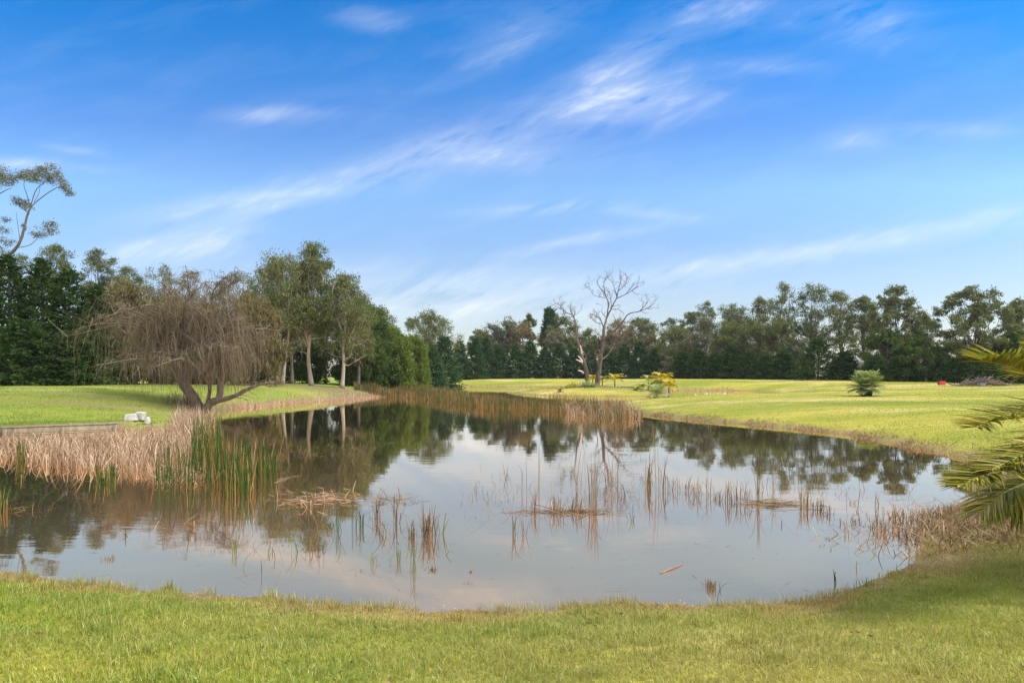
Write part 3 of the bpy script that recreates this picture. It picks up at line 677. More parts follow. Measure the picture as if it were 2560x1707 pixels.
    # short side twigs on the strands
    N2 = 5200; k = rng.integers(0, N, N2); i = rng.integers(1, 8, N2); O = P[k, i]
    t2 = np.linspace(0, 1, 4); d = rng.normal(size=(N2, 2)) * .22
    P2 = np.zeros((N2, 4, 3)); P2[:, :, :2] = O[:, None, :2] + d[:, None] * t2[None, :, None]
    P2[:, :, 2] = O[:, None, 2] + (.10 * np.sin(np.pi * t2))[None] - rng.uniform(.05, .5, N2)[:, None] * t2[None] ** 1.6
    az = rng.uniform(0, np.pi, N2); S = np.stack([np.cos(az), np.sin(az), 0 * az], 1)
    ribbons(ms, P2, np.full((N2, 4), .0055), S)
    # water-side sucker thicket at the foot
    N3 = 320; O = np.stack([rng.normal(size=N3) * .55 - .9, rng.normal(size=N3) * .5, np.zeros(N3)], 1); t3 = np.linspace(0, 1, 5)
    d = np.stack([rng.normal(size=N3) * .35, rng.normal(size=N3) * .3, rng.uniform(.4, 1.25, N3)], 1)
    ribbons(ms, O[:, None] + d[:, None] * t3[None, :, None], np.full((N3, 5), .008), np.tile(np.array([[1., 0, 0]]), (N3, 1)))
    mk.build('trunk', M['willow_bark'], root, True); ms.build('hanging_twigs', M['twig'], root)
willow()

# ------------------------------------------------------------------ dead trees on the island
def dead(label, Y, lines, seed, twigs, pale=()):
    rng = np.random.default_rng(seed); cq = lambda x, y, d=0: at(950 + x / 3.36, 660 + y / 3.36, Y + d)
    x0, y0 = lines[0][0][0][:2]; p0 = cq(x0, y0); b = np.array([p0[0], Y, float(H(p0[0], Y))])
    root = empty('dead_tree', b, label, 'tree', 'dead trees on the island'); s = Y / F / 3.36
    mk = MB(); mt = MB(); mp = MB(); all_ = []
    for li, (pts, r0, r1) in enumerate(lines):
        dz_ = 0; q = []
        for k, p in enumerate(pts):
            q.append(cq(p[0], p[1], p[2] if len(p) > 2 else 0) - b)
        if li == 0: q[0][2] = -.2
        n = 5 * len(q); ln = smooth_line(q, n)
        ln[1:-1] += rng.normal(size=(n - 2, 3)) * r0 * s * .10
        rr = np.linspace(r0, r1, n) * s * (.86 if li == 0 else .62)
        if li == 0: rr[:2] *= 1.3
        tube(mk, ln, rr, 9 if r0 > 10 else 6); all_.append((ln, rr))
    for pts, r0, r1 in pale:
        mp = MB(); ln = smooth_line([cq(*p) - b for p in pts], 8); tube(mp, ln, np.linspace(r0, r1, 8) * s, 6); mp.build('broken_branch', M['dead_pale'], root, True)
    cand = [(ln, rr) for ln, rr in all_ if rr[0] < 16 * s]
    for _ in range(twigs):
        ln, rr = cand[rng.integers(len(cand))]; i = int(rng.integers(len(ln) // 4, len(ln)))
        t = ln[min(i + 1, len(ln) - 1)] - ln[i - 1]; d = unit(unit(t) * .9 + rng.normal(size=3) * .75 + np.array([0, 0, .35])); L = rng.uniform(.35, 1.5)
        e = curve3(ln[i], ln[i] + d * L, rng, 6, .12, .12); tube(mk, e, np.linspace(min(rr[i] * .8, .04), .012, 6), 4, False)
        for _ in range(2):
            j = rng.integers(2, 6); e2 = curve3(e[j], e[j] + unit(d + rng.normal(size=3) * .8) * L * .45, rng, 4, .1, .1); tube(mk, e2, np.linspace(.018, .009, 4), 3, False)
    mk.build('trunk', M['bark_dead'], root, True);
dead('larger dead tree with bare spreading crown on the island', 86, [
    ([(1825, 1035), (1832, 950), (1848, 850), (1862, 740), (1878, 640), (1880, 540)], 27, 14),
    ([(1880, 545), (1905, 455, .5), (1945, 370, .8), (1985, 290, 1), (2003, 220, 1), (2020, 150, 1), (2036, 112, 1)], 14, 2),
    ([(1905, 455, .5), (1917, 335, 0), (1892, 255, -.4), (1842, 192, -.5), (1825, 150, -.5), (1850, 100, -.5)], 9, 2),
    ([(1892, 255, -.4), (1880, 170, 0), (1902, 108, 0)], 5, 2), ([(1895, 285, -.4), (1800, 262, -1), (1760, 208, -1.3)], 4, 1.5),
    ([(1985, 290, 1), (2068, 252, 1.5), (2130, 213, 2), (2160, 195, 2)], 7, 2), ([(2068, 252, 1.5), (2110, 200, 1), (2140, 170, 1)], 5, 1.5), ([(2005, 225, 1), (2060, 172, .6), (2078, 130, .6)], 5, 1.5),
    ([(1990, 260, 1), (1965, 190, 1.3), (1950, 140, 1.4)], 5, 1.5), ([(1945, 370, .8), (1935, 270, 1.8), (1910, 215, 2)], 5, 1.5),
    ([(1872, 650), (1930, 602, -1), (1985, 550, -1.6), (2040, 482, -2), (2092, 420, -2), (2180, 397, -2), (2242, 376, -2.2), (2290, 382, -2.2)], 15, 2),
    ([(2180, 397, -2), (2238, 335, -2.5), (2258, 295, -2.5)], 6, 1.5), ([(2242, 376, -2.2), (2285, 345, -2), (2312, 322, -2)], 4, 1.5),
    ([(2035, 487, -2), (2130, 498, -1.5), (2230, 522, -1)], 6, 1.5), ([(1930, 602, -1), (2010, 568, .5), (2110, 570, 1), (2142, 602, 1)], 8, 2),
    ([(1850, 810), (1912, 765, 1.4), (1955, 700, 2), (2050, 640, 2.4)], 11, 2), ([(1865, 745), (1925, 690, -2), (1990, 668, -2.6), (2080, 650, -3)], 9, 2),
    ([(1880, 545), (1852, 470, -.6), (1800, 432, -1), (1745, 430, -1.2)], 8, 1.5), ([(1850, 500, -.4), (1815, 490, .5), (1780, 452, .8)], 5, 1.5),
    ([(1905, 455, .5), (1862, 402, 1), (1872, 362, 1.2)], 5, 1.5), ([(1835, 880), (1812, 780, -1.2), (1830, 700, -1.6), (1818, 640, -1.6)], 9, 2), ([(1870, 640), (1835, 590, 1.5), (1790, 560, 2)], 6, 1.5),
    ([(1940, 380, .8), (2000, 380, 2), (2050, 410, 2.4)], 5, 1.5), ([(1955, 420, .4), (1990, 480, -1), (2030, 500, -1.5)], 4, 1.5)], 7, 150)
dead('smaller dead tree leaning left with broken pale branch', 84.5, [
    ([(1748, 1000), (1732, 900), (1712, 820), (1690, 745), (1668, 680), (1652, 620)], 23, 10),
    ([(1652, 620), (1646, 545), (1640, 490), (1620, 432), (1562, 405), (1530, 385), (1510, 346), (1463, 325)], 10, 2),
    ([(1632, 445), (1605, 400, .5), (1600, 365, .6)], 5, 1.5), ([(1622, 460), (1632, 420, -.4), (1642, 388, -.4)], 4, 1.5),
    ([(1652, 622), (1602, 572, -.8), (1540, 540, -1.3), (1480, 548, -1.6), (1400, 562, -2)], 8, 1.5), ([(1540, 540, -1.3), (1490, 580, -1.5), (1450, 600, -1.6)], 4, 1.5),
    ([(1560, 405), (1545, 440, .4), (1525, 470, .6)], 4, 1.5), ([(1690, 745), (1700, 690, .8), (1722, 655, 1.2)], 8, 1.5), ([(1715, 840), (1735, 780, .8), (1742, 740, 1)], 5, 2)], 8, 60,
    [([(1708, 840), (1690, 800, -.3), (1662, 768, -.4)], 10, 2), ([(1700, 825), (1672, 812, -.5), (1645, 800, -.6)], 8, 2), ([(1710, 915), (1690, 900, -.4), (1662, 892, -.6)], 9, 3), ([(1695, 760), (1690, 715, -.5), (1684, 682, -.6)], 8, 2)])

# ------------------------------------------------------------------ palms
M['palm_green'] = leaf_mat('palm_leaflet_green', [(0, (.10, .13, .022)), (.5, (.20, .20, .028)), (.85, (.36, .29, .04)), (1, (.44, .33, .08))], .28, None, 1, .03)
M['palm_yellow'] = leaf_mat('yellow_palm_leaflet', [(0, (.28, .28, .03)), (.5, (.52, .43, .03)), (1, (.70, .50, .04))], .5, None, 1, .05)
M['palm_mix'] = leaf_mat('green_yellow_palm_leaflet', [(0, (.15, .20, .03)), (.6, (.33, .34, .05)), (1, (.55, .46, .06))], .5, None, 1, .05)
M['palm_grey'] = leaf_mat('grey_green_palm_leaflet', [(0, (.15, .20, .09)), (.6, (.31, .36, .16)), (1, (.48, .48, .26))], .36, None, 1, .02)
M['rachis'] = plain_mat('palm_rachis', (.22, .21, .05), (.34, .30, .08), 8, .5)
M['pot'] = plain_mat('black_plastic_pot', (.018, .018, .02), (.035, .035, .04), 5, .5)
M['palm_trunk'] = bark_mat('palm_trunk_fibre', (.07, .048, .03), (.19, .14, .09), 9, .5)
def frond(mb, line, ll, n, rng, wid=.013, fwd=.9, vee=.35, sag=.25, r0=.014, rach=None, tipgap=.0, start=.15):
    """pinnate leaf along a spine; leaflets get their own droop"""
    ln = smooth_line(line, 40); tg = unit(np.gradient(ln, axis=0))
    if rach is not None: tube(rach, ln, np.linspace(r0, r0 * .2, 40), 5)
    up = np.array([0, 0, 1.0])
    s = np.linspace(start, .995, n); idx = s * 39; i = idx.astype(int).clip(0, 38); f = (idx - i)[:, None]
    O = ln[i] * (1 - f) + ln[i + 1] * f; T = tg[i]
    S = unit(np.cross(T, up)); Nn = np.cross(S, T)
    Ps, Ws, Ss = [], [], []
    K = 5; tt = np.linspace(0, 1, K)
    for sd in (-1, 1):
        L = ll * (np.sin(np.pi * (.10 + .80 * s) ** .8) * .75 + .30) * rng.uniform(.85, 1.12, n)
        L = L * np.where(s > .85, 1 - (s - .85) * 2.2, 1)
        D = unit(T * (fwd * (.55 + s * .9))[:, None] + S * sd + Nn * (vee + rng.normal(size=n) * .16)[:, None] + rng.normal(size=(n, 3)) * .06)
        P = O[:, None] + D[:, None] * (L[:, None] * tt)[:, :, None]
        P[:, :, 2] -= (sag * L * rng.uniform(.4, 1.6, n))[:, None] * tt[None] ** 2
        Ps.append(P); Ws.append(wid * rng.uniform(.8, 1.2, n)[:, None] * np.array([.7, 1, .95, .65, .08])[None]); Ss.append(unit(np.cross(D, Nn + rng.normal(size=(n, 3)) * .25)))
    ribbons(mb, np.concatenate(Ps), np.concatenate(Ws), np.concatenate(Ss))
def arcline(o, az, L, el, droop, n=5):
    d = np.array([math.cos(az), math.sin(az), 0]); pts = []
    for k in range(n):
        t = k / (n - 1); pts.append(o + d * L * t * math.cos(el * (1 - t * .3)) + np.array([0, 0, L * t * math.sin(el) - droop * (.3 + .7 * math.cos(el)) * L * t ** 2.2]))
    return pts
# foreground date palm, trunk just outside the right edge
pb = np.array([5.95, 6.9, float(H(5.95, 6.9))])
pr = empty('date_palm', pb, 'arching feathery palm fronds reaching in from the right edge', 'palm'); rng = np.random.default_rng(3)
mb = MB(); tube(mb, smooth_line([(0, 0, -.1), (.03, 0, .7), (-.02, 0, 1.5)], 10), np.linspace(.30, .24, 10) * (1 + .06 * np.sin(np.arange(10) * 2.4)), 14); mb.build('trunk', M['palm_trunk'], pr, True)
C0 = pb + np.array([-.05, 0, 1.55])
fr_spec = [([(2720, 1050, 6.2), (2650, 1100, 6.0), (2590, 1128, 5.9), (2530, 1150, 5.8), (2480, 1172, 5.7)], .44, 54, .0135, .40, .14),
           ([(2720, 1090, 6.6), (2650, 1190, 6.5), (2580, 1250, 6.4), (2530, 1290, 6.35)], .48, 46, .0135, .25, .3),
           ([(2720, 1000, 6.9), (2620, 955, 6.75), (2530, 918, 6.6), (2455, 900, 6.4)], .56, 46, .016, .5, .12),
           ([(2740, 970, 7.2), (2700, 900, 7.3), (2650, 868, 7.3), (2600, 862, 7.2)], .46, 40, .016, .4, .15),
           ([(2700, 1000, 6.8), (2640, 1025, 6.6), (2560, 1042, 6.4), (2480, 1053, 6.2), (2440, 1068, 6.0)], .46, 60, .0135, .38, .12),
           ([(2690, 1040, 6.5), (2630, 1130, 6.2), (2560, 1166, 6.0), (2490, 1178, 5.8), (2450, 1192, 5.7), (2396, 1214, 5.6)], .46, 66, .0135, .34, .12),
           ([(2710, 1060, 6.6), (2640, 1160, 6.5), (2570, 1205, 6.4), (2510, 1232, 6.3), (2452, 1280, 6.2)], .50, 56, .0135, .25, .28),
           ([(2730, 980, 7.4), (2640, 930, 7.7), (2560, 935, 7.9), (2530, 905, 8.0)], .36, 40, .014, .35, .2)]
for pts, ll, n, wd, vee, sag in fr_spec:
    ln = [C0 - pb] + [at(*p) - pb for p in pts]; mf = MB(); mr = MB()
    frond(mf, ln, ll, int(n * 2.2), rng, wd * .70, 1.0, vee, sag, .016, mr, start=.32)
    fo = mf.build('frond', M['palm_green'], pr); mr.build('rachis', M['rachis'], fo, True)
for az, el in [(0, .7), (.6, .5), (-.6, .5), (-1.0, .9), (.3, 1.2), (-.2, .2)]:
    mf = MB(); mr = MB(); frond(mf, arcline(C0 - pb, az, rng.uniform(1.7, 2.2), el, .45), .46, 90, rng, .0135, 1.0, .3, .25, .016, mr, start=.2)
    fo = mf.build('frond', M['palm_green'], pr); mr.build('rachis', M['rachis'], fo, True)
def small_palm(label, px, Y, top_py, w_px, stem, seed, leaf, group, nf=11, pot=False, name='palm', droop=.55, ll=.28, dense=1, z=None, el0=.95):
    rng = np.random.default_rng(seed); b = g(px, Y)
    ht = EYE + (HOR - top_py) / F * Y - b[2]; wd = w_px / F * Y / 2 * (1.25 if group else 1)
    root = empty(name, b, label, 'palm', group)
    o = np.array([0, 0, max(ht * stem, .12)])
    if pot:
        mp_ = MB(); prof = [(.26, 0), (.33, .30), (.35, .30), (.35, .35), (.30, .35), (.28, .27), (.02, .26)]
        th = np.arange(16) * 2 * np.pi / 16; V = np.array([[r * math.cos(a_), r * math.sin(a_), z_] for r, z_ in prof for a_ in th]) * np.array([pot, pot, pot])
        i = np.arange(len(prof) - 1)[:, None] * 16; j = np.arange(16)[None]; j2 = (j + 1) % 16
        mp_.add(V, np.stack([i + j, i + j2, i + 16 + j2, i + 16 + j], -1).reshape(-1, 4)); mp_.build('pot', M['pot'], root); o[2] = max(o[2], .4 * pot)
    mt = MB(); tube(mt, smooth_line([(0, 0, -.05), (0, 0, o[2] * .5), o + np.array([0, 0, .05])], 8), np.linspace(.09, .06, 8) * max(1, wd * .7), 8); mt.build('trunk', M['palm_trunk'], root, True)
    mf = MB(); Lr = math.hypot(wd, ht - o[2]) * 1.05
    for k in range(nf):
        az = k * 2.39996 + rng.normal() * .2; t = k / nf; el = el0 * (1.15 - (1.3 if not group else 1.05) * t ** 1.4) + rng.normal() * .08
        Lk = (wd + max(0, ht - o[2] - wd) * math.sin(max(el, 0))) * rng.uniform(.95, 1.15); frond(mf, arcline(o, az, Lk, el, droop), ll * Lr, int(38 * dense), rng, (.026 if group else .0105) * max(.8, Lr / 1.4), .8, .3 if group else .12, .25 if group else .06, .02, mf, start=.18)
    mf.build('fronds', M[leaf], root)
    return root
small_palm('fan-shaped grey-green palm standing alone on the right lawn', 2167, 45, 924, 84, .30, 1, 'palm_grey', None, 46, 1.15, droop=.30, ll=.26, dense=1.5, el0=1.3)
YP = 'yellow palms on the island'
small_palm('lone yellow palm between dead trees and palm cluster', 1537, 86, 936, 40, .62, 2, 'palm_yellow', YP, 10)
small_palm('yellow-green palm at the left of the palm cluster', 1621, 82, 931, 36, .60, 3, 'palm_mix', YP, 9)
small_palm('low yellow palm at the centre front of the cluster', 1641, 80, 938, 36, .45, 4, 'palm_mix', YP, 9)
small_palm('tallest bright yellow palm of the cluster', 1654, 83, 922, 50, .55, 5, 'palm_yellow', YP, 12)
small_palm('bright yellow palm at the right of the cluster', 1672, 80, 938, 44, .42, 6, 'palm_yellow', YP, 11)
small_palm('small green palm left of the potted palm', 1606, 77, 954, 24, .45, 7, 'palm_mix', YP, 8)
small_palm('low bushy palm at the left edge of the cluster', 1592, 76.5, 966, 22, .08, 8, 'palm_mix', YP, 10)
small_palm('tiny palm alone at the island front', 1401, 77.5, 966, 20, .30, 9, 'palm_mix', YP, 8)
small_palm('yellow palm half hidden between the two dead trunks', 1482, 88.5, 934, 34, .55, 10, 'palm_yellow', YP, 10)
small_palm('drab palm just right of the larger dead trunk', 1506, 88, 938, 26, .60, 11, 'palm_mix', YP, 8)
small_palm('grey-green palm in a black pot at the channel edge', 1641, 69.3, 951, 72, .26, 12, 'palm_grey', None, 16, 1.0, 'potted_palm', droop=.45, el0=1.2)
# strappy plants at the foot of the dead trees
def strappy(label, px, Y, wpx, hpx, seed, n, leaf):
    rng = np.random.default_rng(seed); b = g(px, Y); root = None; mb = MB(); L0 = hpx / F * Y; wd = wpx / F * Y / 2
    az = rng.uniform(0, 2 * np.pi, n); o = np.stack([rng.normal(size=n) * wd * .35, rng.normal(size=n) * wd * .3, np.zeros(n)], 1)
    L = L0 * rng.uniform(.7, 1.25, n); el = rng.uniform(.5, 1.35, n); t = np.linspace(0, 1, 6)
    d = np.stack([np.cos(az), np.sin(az), 0 * az], 1)
    P = o[:, None] + d[:, None] * (L * np.cos(el))[:, None, None] * t[None, :, None]
    P[:, :, 2] += (L * np.sin(el))[:, None] * t - (L * .35)[:, None] * t ** 2.5
    S = np.stack([-np.sin(az), np.cos(az), 0 * az], 1)
    ribbons(mb, P, .035 * np.array([.8, 1, 1, .8, .5, .05])[None] * np.ones((n, 1)), S)
    tag(mb.build('strappy_plant', M[leaf], loc=b), label, 'plant', 'strappy plants below the dead trees')
strappy('large strappy clump between the two dead trunks', 1468, 82.5, 42, 26, 1, 150, 'palm_grey')
strappy('light strappy clump left of the smaller dead trunk', 1432, 83, 36, 22, 2, 110, 'palm_mix')
strappy('low strappy clump at the left of the island mound', 1418, 82, 20, 14, 3, 60, 'palm_mix')
strappy('dull strappy clump at the foot of the larger dead trunk', 1484, 81.5, 26, 17, 4, 90, 'palm_grey')

# ------------------------------------------------------------------ reeds, grass and litter
M['reed_tan'] = leaf_mat('dead_tan_reed', [(0, (.12, .078, .05)), (.4, (.28, .195, .13)), (.8, (.43, .325, .225)), (1, (.58, .48, .36))], .2, None, 1, 0, (1, .9, .7))
M['reed_green'] = leaf_mat('green_bulrush', [(0, (.018, .05, .014)), (.5, (.035, .085, .022)), (.78, (.09, .11, .03)), (.9, (.30, .14, .05)), (1, (.36, .25, .15))], .25)
M['reed_rust'] = leaf_mat('rusty_reed', [(0, (.035, .065, .022)), (.34, (.09, .10, .035)), (.55, (.20, .115, .05)), (.85, (.36, .20, .085)), (1, (.44, .31, .17))], .25, (.055, .085, .03), .7, 0, (1, .9, .7))
M['reed_brown'] = leaf_mat('brown_pond_reed', [(0, (.07, .045, .028)), (.5, (.17, .11, .065)), (.85, (.30, .21, .12)), (1, (.16, .17, .05))], .15)
M['reed_yg'] = leaf_mat('yellow_green_reed', [(0, (.06, .12, .02)), (.6, (.14, .17, .03)), (1, (.32, .25, .07))], .25)
M['pink'] = leaf_mat('pinkish_dry_rush', [(0, (.24, .15, .105)), (.6, (.42, .29, .21)), (1, (.55, .42, .31))], .2, None, 1, 0, (1, .9, .75))
M['litter'] = leaf_mat('brown_bank_litter', [(0, (.10, .065, .04)), (.6, (.24, .16, .095)), (1, (.40, .30, .18))], .15)
M['reed_stalk'] = leaf_mat('pale_brown_pond_stalk', [(0, (.10, .065, .04)), (.5, (.25, .175, .105)), (.85, (.42, .32, .20)), (1, (.52, .43, .28))], .15)
def blades(mb, O, Ht, rng, lean=.25, wid=.008, bend=.25, K=6, bentp=0.0, kinkp=0.0):
    """reed leaves rising from O (N,3)"""
    N = len(O); az = rng.uniform(0, 2 * np.pi, N); t = np.linspace(0, 1, K)
    d = np.stack([np.cos(az), np.sin(az), 0 * az], 1); ln = np.abs(rng.normal(size=N)) * lean
    P = O[:, None] + d[:, None] * ((ln * Ht)[:, None] * t + (bend * np.abs(rng.normal(size=N)) * Ht)[:, None] * t ** 2.5)[:, :, None]
    P[:, :, 2] += Ht[:, None] * (t - (.12 * ln)[:, None] * t ** 2)
    bn = rng.random(N) < bentp                                        # arched tips
    P[bn, :, 2] -= (Ht[bn] * rng.uniform(.15, .45, bn.sum()))[:, None] * np.clip(t - .55, 0, 1)[None] ** 2 * 5
    P[bn, :, :2] += (d[bn, :2] * (Ht[bn] * rng.uniform(.2, .5, bn.sum()))[:, None])[:, None] * np.clip(t - .5, 0, 1)[None, :, None] ** 1.5 * 2
    kn = rng.random(N) < kinkp                                        # snapped stalks with the tip back near the water
    if kn.any():
        k0 = K // 2; f = np.clip((np.arange(K) - k0) / (K - 1 - k0), 0, 1)
        apex = P[kn, k0]; tip = apex + np.stack([d[kn, 0] * Ht[kn] * .45, d[kn, 1] * Ht[kn] * .45, -apex[:, 2] * rng.uniform(.5, 1, kn.sum())], 1)
        P[kn] = np.where((np.arange(K) > k0)[None, :, None], apex[:, None] + (tip - apex)[:, None] * f[None, :, None], P[kn])
    sa = az + np.pi / 2 + rng.normal(size=N) * .7; S = np.stack([np.cos(sa), np.sin(sa), 0 * sa], 1)
    prof = np.interp(t, [0, .3, .8, 1], [.8, 1, .75, .1])
    ribbons(mb, P, (np.broadcast_to(wid, (N,)) * rng.uniform(.7, 1.3, N))[:, None] * prof[None], S)
def in_poly(poly, n, rng):
    P = np.array(poly); lo, hi = P.min(0), P.max(0); o = []
    while sum(map(len, o)) < n:
        q = rng.uniform(lo, hi, (n * 2, 2)); o.append(q[signed(q[:, 0], q[:, 1], P) > 0])
    return np.concatenate(o)[:n]
def ground_pts(xy, sink=.02):
    return np.stack([xy[:, 0], xy[:, 1], np.maximum(H(xy[:, 0], xy[:, 1]), -.02) - sink], 1)
rng = np.random.default_rng(21)
def wpoly(px): return [tuple(wat(*p)[:2]) for p in px]
# dead tan reed bed at left
poly = wpoly([(-150, 1150), (0, 1150), (60, 1152), (150, 1172), (250, 1176), (330, 1180), (400, 1168), (470, 1140), (520, 1100), (530, 1062), (430, 1062), (330, 1078), (200, 1092), (0, 1104), (-150, 1108)])
xy = in_poly(poly, 6200, rng)
keep = rng.random(len(xy)) < np.clip(1.15 - (-xy[:, 0] - 9.5) / 9, .35, 1); xy = xy[keep]
mb = MB(); blades(mb, ground_pts(xy), rng.uniform(.18, .66, len(xy)) * (1 - .5 * np.clip((xy[:, 1] - 19) / 6, 0, 1)), rng, .28, .0085, .3, 7, .4, .18)
xy = in_poly(wpoly([(425, 1100), (520, 1100), (540, 1052), (470, 1046), (430, 1060)]), 1100, rng); blades(mb, ground_pts(xy), rng.uniform(.4, .92, len(xy)), rng, .2, .008, .15, 7, .35)
xy = in_poly(wpoly([(330, 1185), (400, 1218), (520, 1212), (540, 1160), (420, 1160)]), 420, rng); blades(mb, ground_pts(xy), rng.uniform(.10, .32, len(xy)), rng, .8, .008, .5, 6, .3, .4)
tag(mb.build('dead_reed_bed', M['reed_tan']), 'dense bed of dead tan reeds below the wall at left', 'reeds', kind='stuff')
# green bulrush stand
mb = MB()
for pl, n, h0, h1 in [([(370, 1215), (430, 1225), (520, 1232), (560, 1205), (520, 1165), (420, 1175)], 230, .4, .95), ([(520, 1215), (600, 1215), (690, 1205), (690, 1175), (600, 1165), (520, 1170)], 400, .45, 1.02), ([(560, 1248), (625, 1244), (640, 1210), (565, 1212)], 150, .4, .85),
                      ([(470, 1160), (560, 1160), (560, 1105), (490, 1105)], 300, .6, 1.25), ([(-40, 1290), (20, 1284), (22, 1262), (-40, 1262)], 170, .2, .42), ([(235, 1210), (290, 1215), (290, 1195), (235, 1195)], 90, .2, .5), ([(40, 1160), (62, 1160), (62, 1145), (40, 1145)], 40, .4, .8)]:
    xy = in_poly(wpoly(pl), n, rng); blades(mb, ground_pts(xy), rng.uniform(h0, h1, n), rng, .09, .007, .06, 6, .04, .05)
tag(mb.build('green_bulrush_stand', M['reed_green']), 'stand of upright green bulrushes right of the dead reed bed', 'reeds', kind='stuff')
# rusty reed belt across the pond
front = [(1604, 1046), (1560, 1047), (1500, 1044), (1440, 1031), (1380, 1029), (1300, 1026), (1200, 1018), (1140, 1010), (1080, 1001), (1000, 993), (930, 991), (885, 990)]
back_ = [(885, 978), (960, 979), (1040, 982), (1100, 986), (1180, 1000), (1250, 1009), (1330, 1016), (1400, 1018), (1450, 1018), (1520, 1024), (1580, 1030), (1608, 1036)]
poly = wpoly(front + back_)
mb = MB(); xy = in_poly(poly, 21000, rng); hh = (.30 + .85 * rng.random(len(xy)) ** .9) * np.clip((7.2 - xy[:, 0]) / 1.4, .45, 1) * (.88 + .22 * np.sin(xy[:, 0] * 1.7 + xy[:, 1] * .6))
blades(mb, ground_pts(xy), hh, rng, .10, np.clip(xy[:, 1] * .00022, .008, .018), .10, 5, .12, .05)
tag(mb.build('rusty_reed_belt', M['reed_rust']), 'long belt of rusty and green reeds across the middle of the pond', 'reeds', kind='stuff')
mb = MB(); xy = in_poly(wpoly([(1420, 1040), (1600, 1048), (1606, 1036), (1560, 1020), (1450, 1012), (1410, 1020)]), 1500, rng)
blades(mb, ground_pts(xy), rng.uniform(.25, 1.1, len(xy)), rng, .4, .008, .4, 7, .45, .08)
tag(mb.build('pale_reed_tuft_bed', M['reed_tan']), 'pale straggly reeds at the right tip of the rusty belt', 'reeds', kind='stuff')
# pink dry rush along the left shore and far shore
mb = MB(); n = 3200
seg = np.array([(-19.0, 45), (-18.8, 50), (-17.6, 58), (-15.3, 65), (-14.5, 72), (-15.3, 84)]); t = rng.uniform(0, 5 - 1e-6, n); i = t.astype(int); f = (t - i)[:, None]
xy = seg[i] * (1 - f) + seg[i + 1] * f + np.stack([rng.normal(size=n) * .75 + .15, rng.normal(size=n) * .5], 1)
blades(mb, ground_pts(xy), rng.uniform(.12, .42, n), rng, .35, .012, .3, 5, .3)
seg = np.array([(-14, 125), (-8, 136), (8, 134), (10, 125), (14, 108), (20, 101.3), (28, 102), (34, 100.5)]); n = 5200; t = rng.uniform(0, 7 - 1e-6, n); i = t.astype(int); f = (t - i)[:, None]
xy = seg[i] * (1 - f) + seg[i + 1] * f + rng.normal(size=(n, 2)) * .7
blades(mb, ground_pts(xy), rng.uniform(.08, .28, n), rng, .3, .02, .3, 4, .3)
tag(mb.build('dry_rush_fringe', M['pink']), 'pinkish dry rushes along the far shores of the pond', 'reeds', kind='stuff')
# brown litter on right bank and along near shore at right
mb = MB()
seg = np.array([(7.4, 38.7), (9.0, 34.2), (10.7, 30.8), (12.3, 25.9), (12.3, 22.2), (11.8, 17.3), (11, 15.2), (9.5, 13.2), (7.6, 11.5)]); n = 5200
t = rng.uniform(0, 8 - 1e-6, n); i = t.astype(int); f = (t - i)[:, None]
xy = seg[i] * (1 - f) + seg[i + 1] * f + np.stack([np.abs(rng.normal(size=n)) * .45 - .12, rng.normal(size=n) * .4], 1); xy = xy[np.sin(xy[:, 1] * 1.9) + .8 * np.sin(xy[:, 1] * 4.7 + 1) + .5 * np.sin(xy[:, 0] * 7) > -.1]
n = len(xy); blades(mb, ground_pts(xy), rng.uniform(.05, .22, n), rng, .9, .008, .6, 5, .4, .3)
n = 1700; xy = np.stack([7.0 + rng.normal(size=n) * .55, 10.1 + rng.normal(size=n) * .5], 1); blades(mb, ground_pts(xy), rng.uniform(.08, .28, n), rng, .7, .005, .6, 6, .4, .2)
n = 2200; xy = np.stack([6.4 + rng.normal(size=n) * .8, 9.0 + rng.normal(size=n) * .55], 1); blades(mb, ground_pts(xy), rng.uniform(.06, .22, n), rng, .9, .006, .6, 5, .3, .2)
n = 1500; xy = np.stack([9.5 + rng.normal(size=n) * 3.2, 84 + rng.normal(size=n) * 2.2], 1); blades(mb, ground_pts(xy), rng.uniform(.05, .22, n), rng, .9, .022, .6, 4, .4)
tag(mb.build('bank_litter', M['litter']), 'brown dead grass and litter along the right bank', 'litter', kind='stuff')

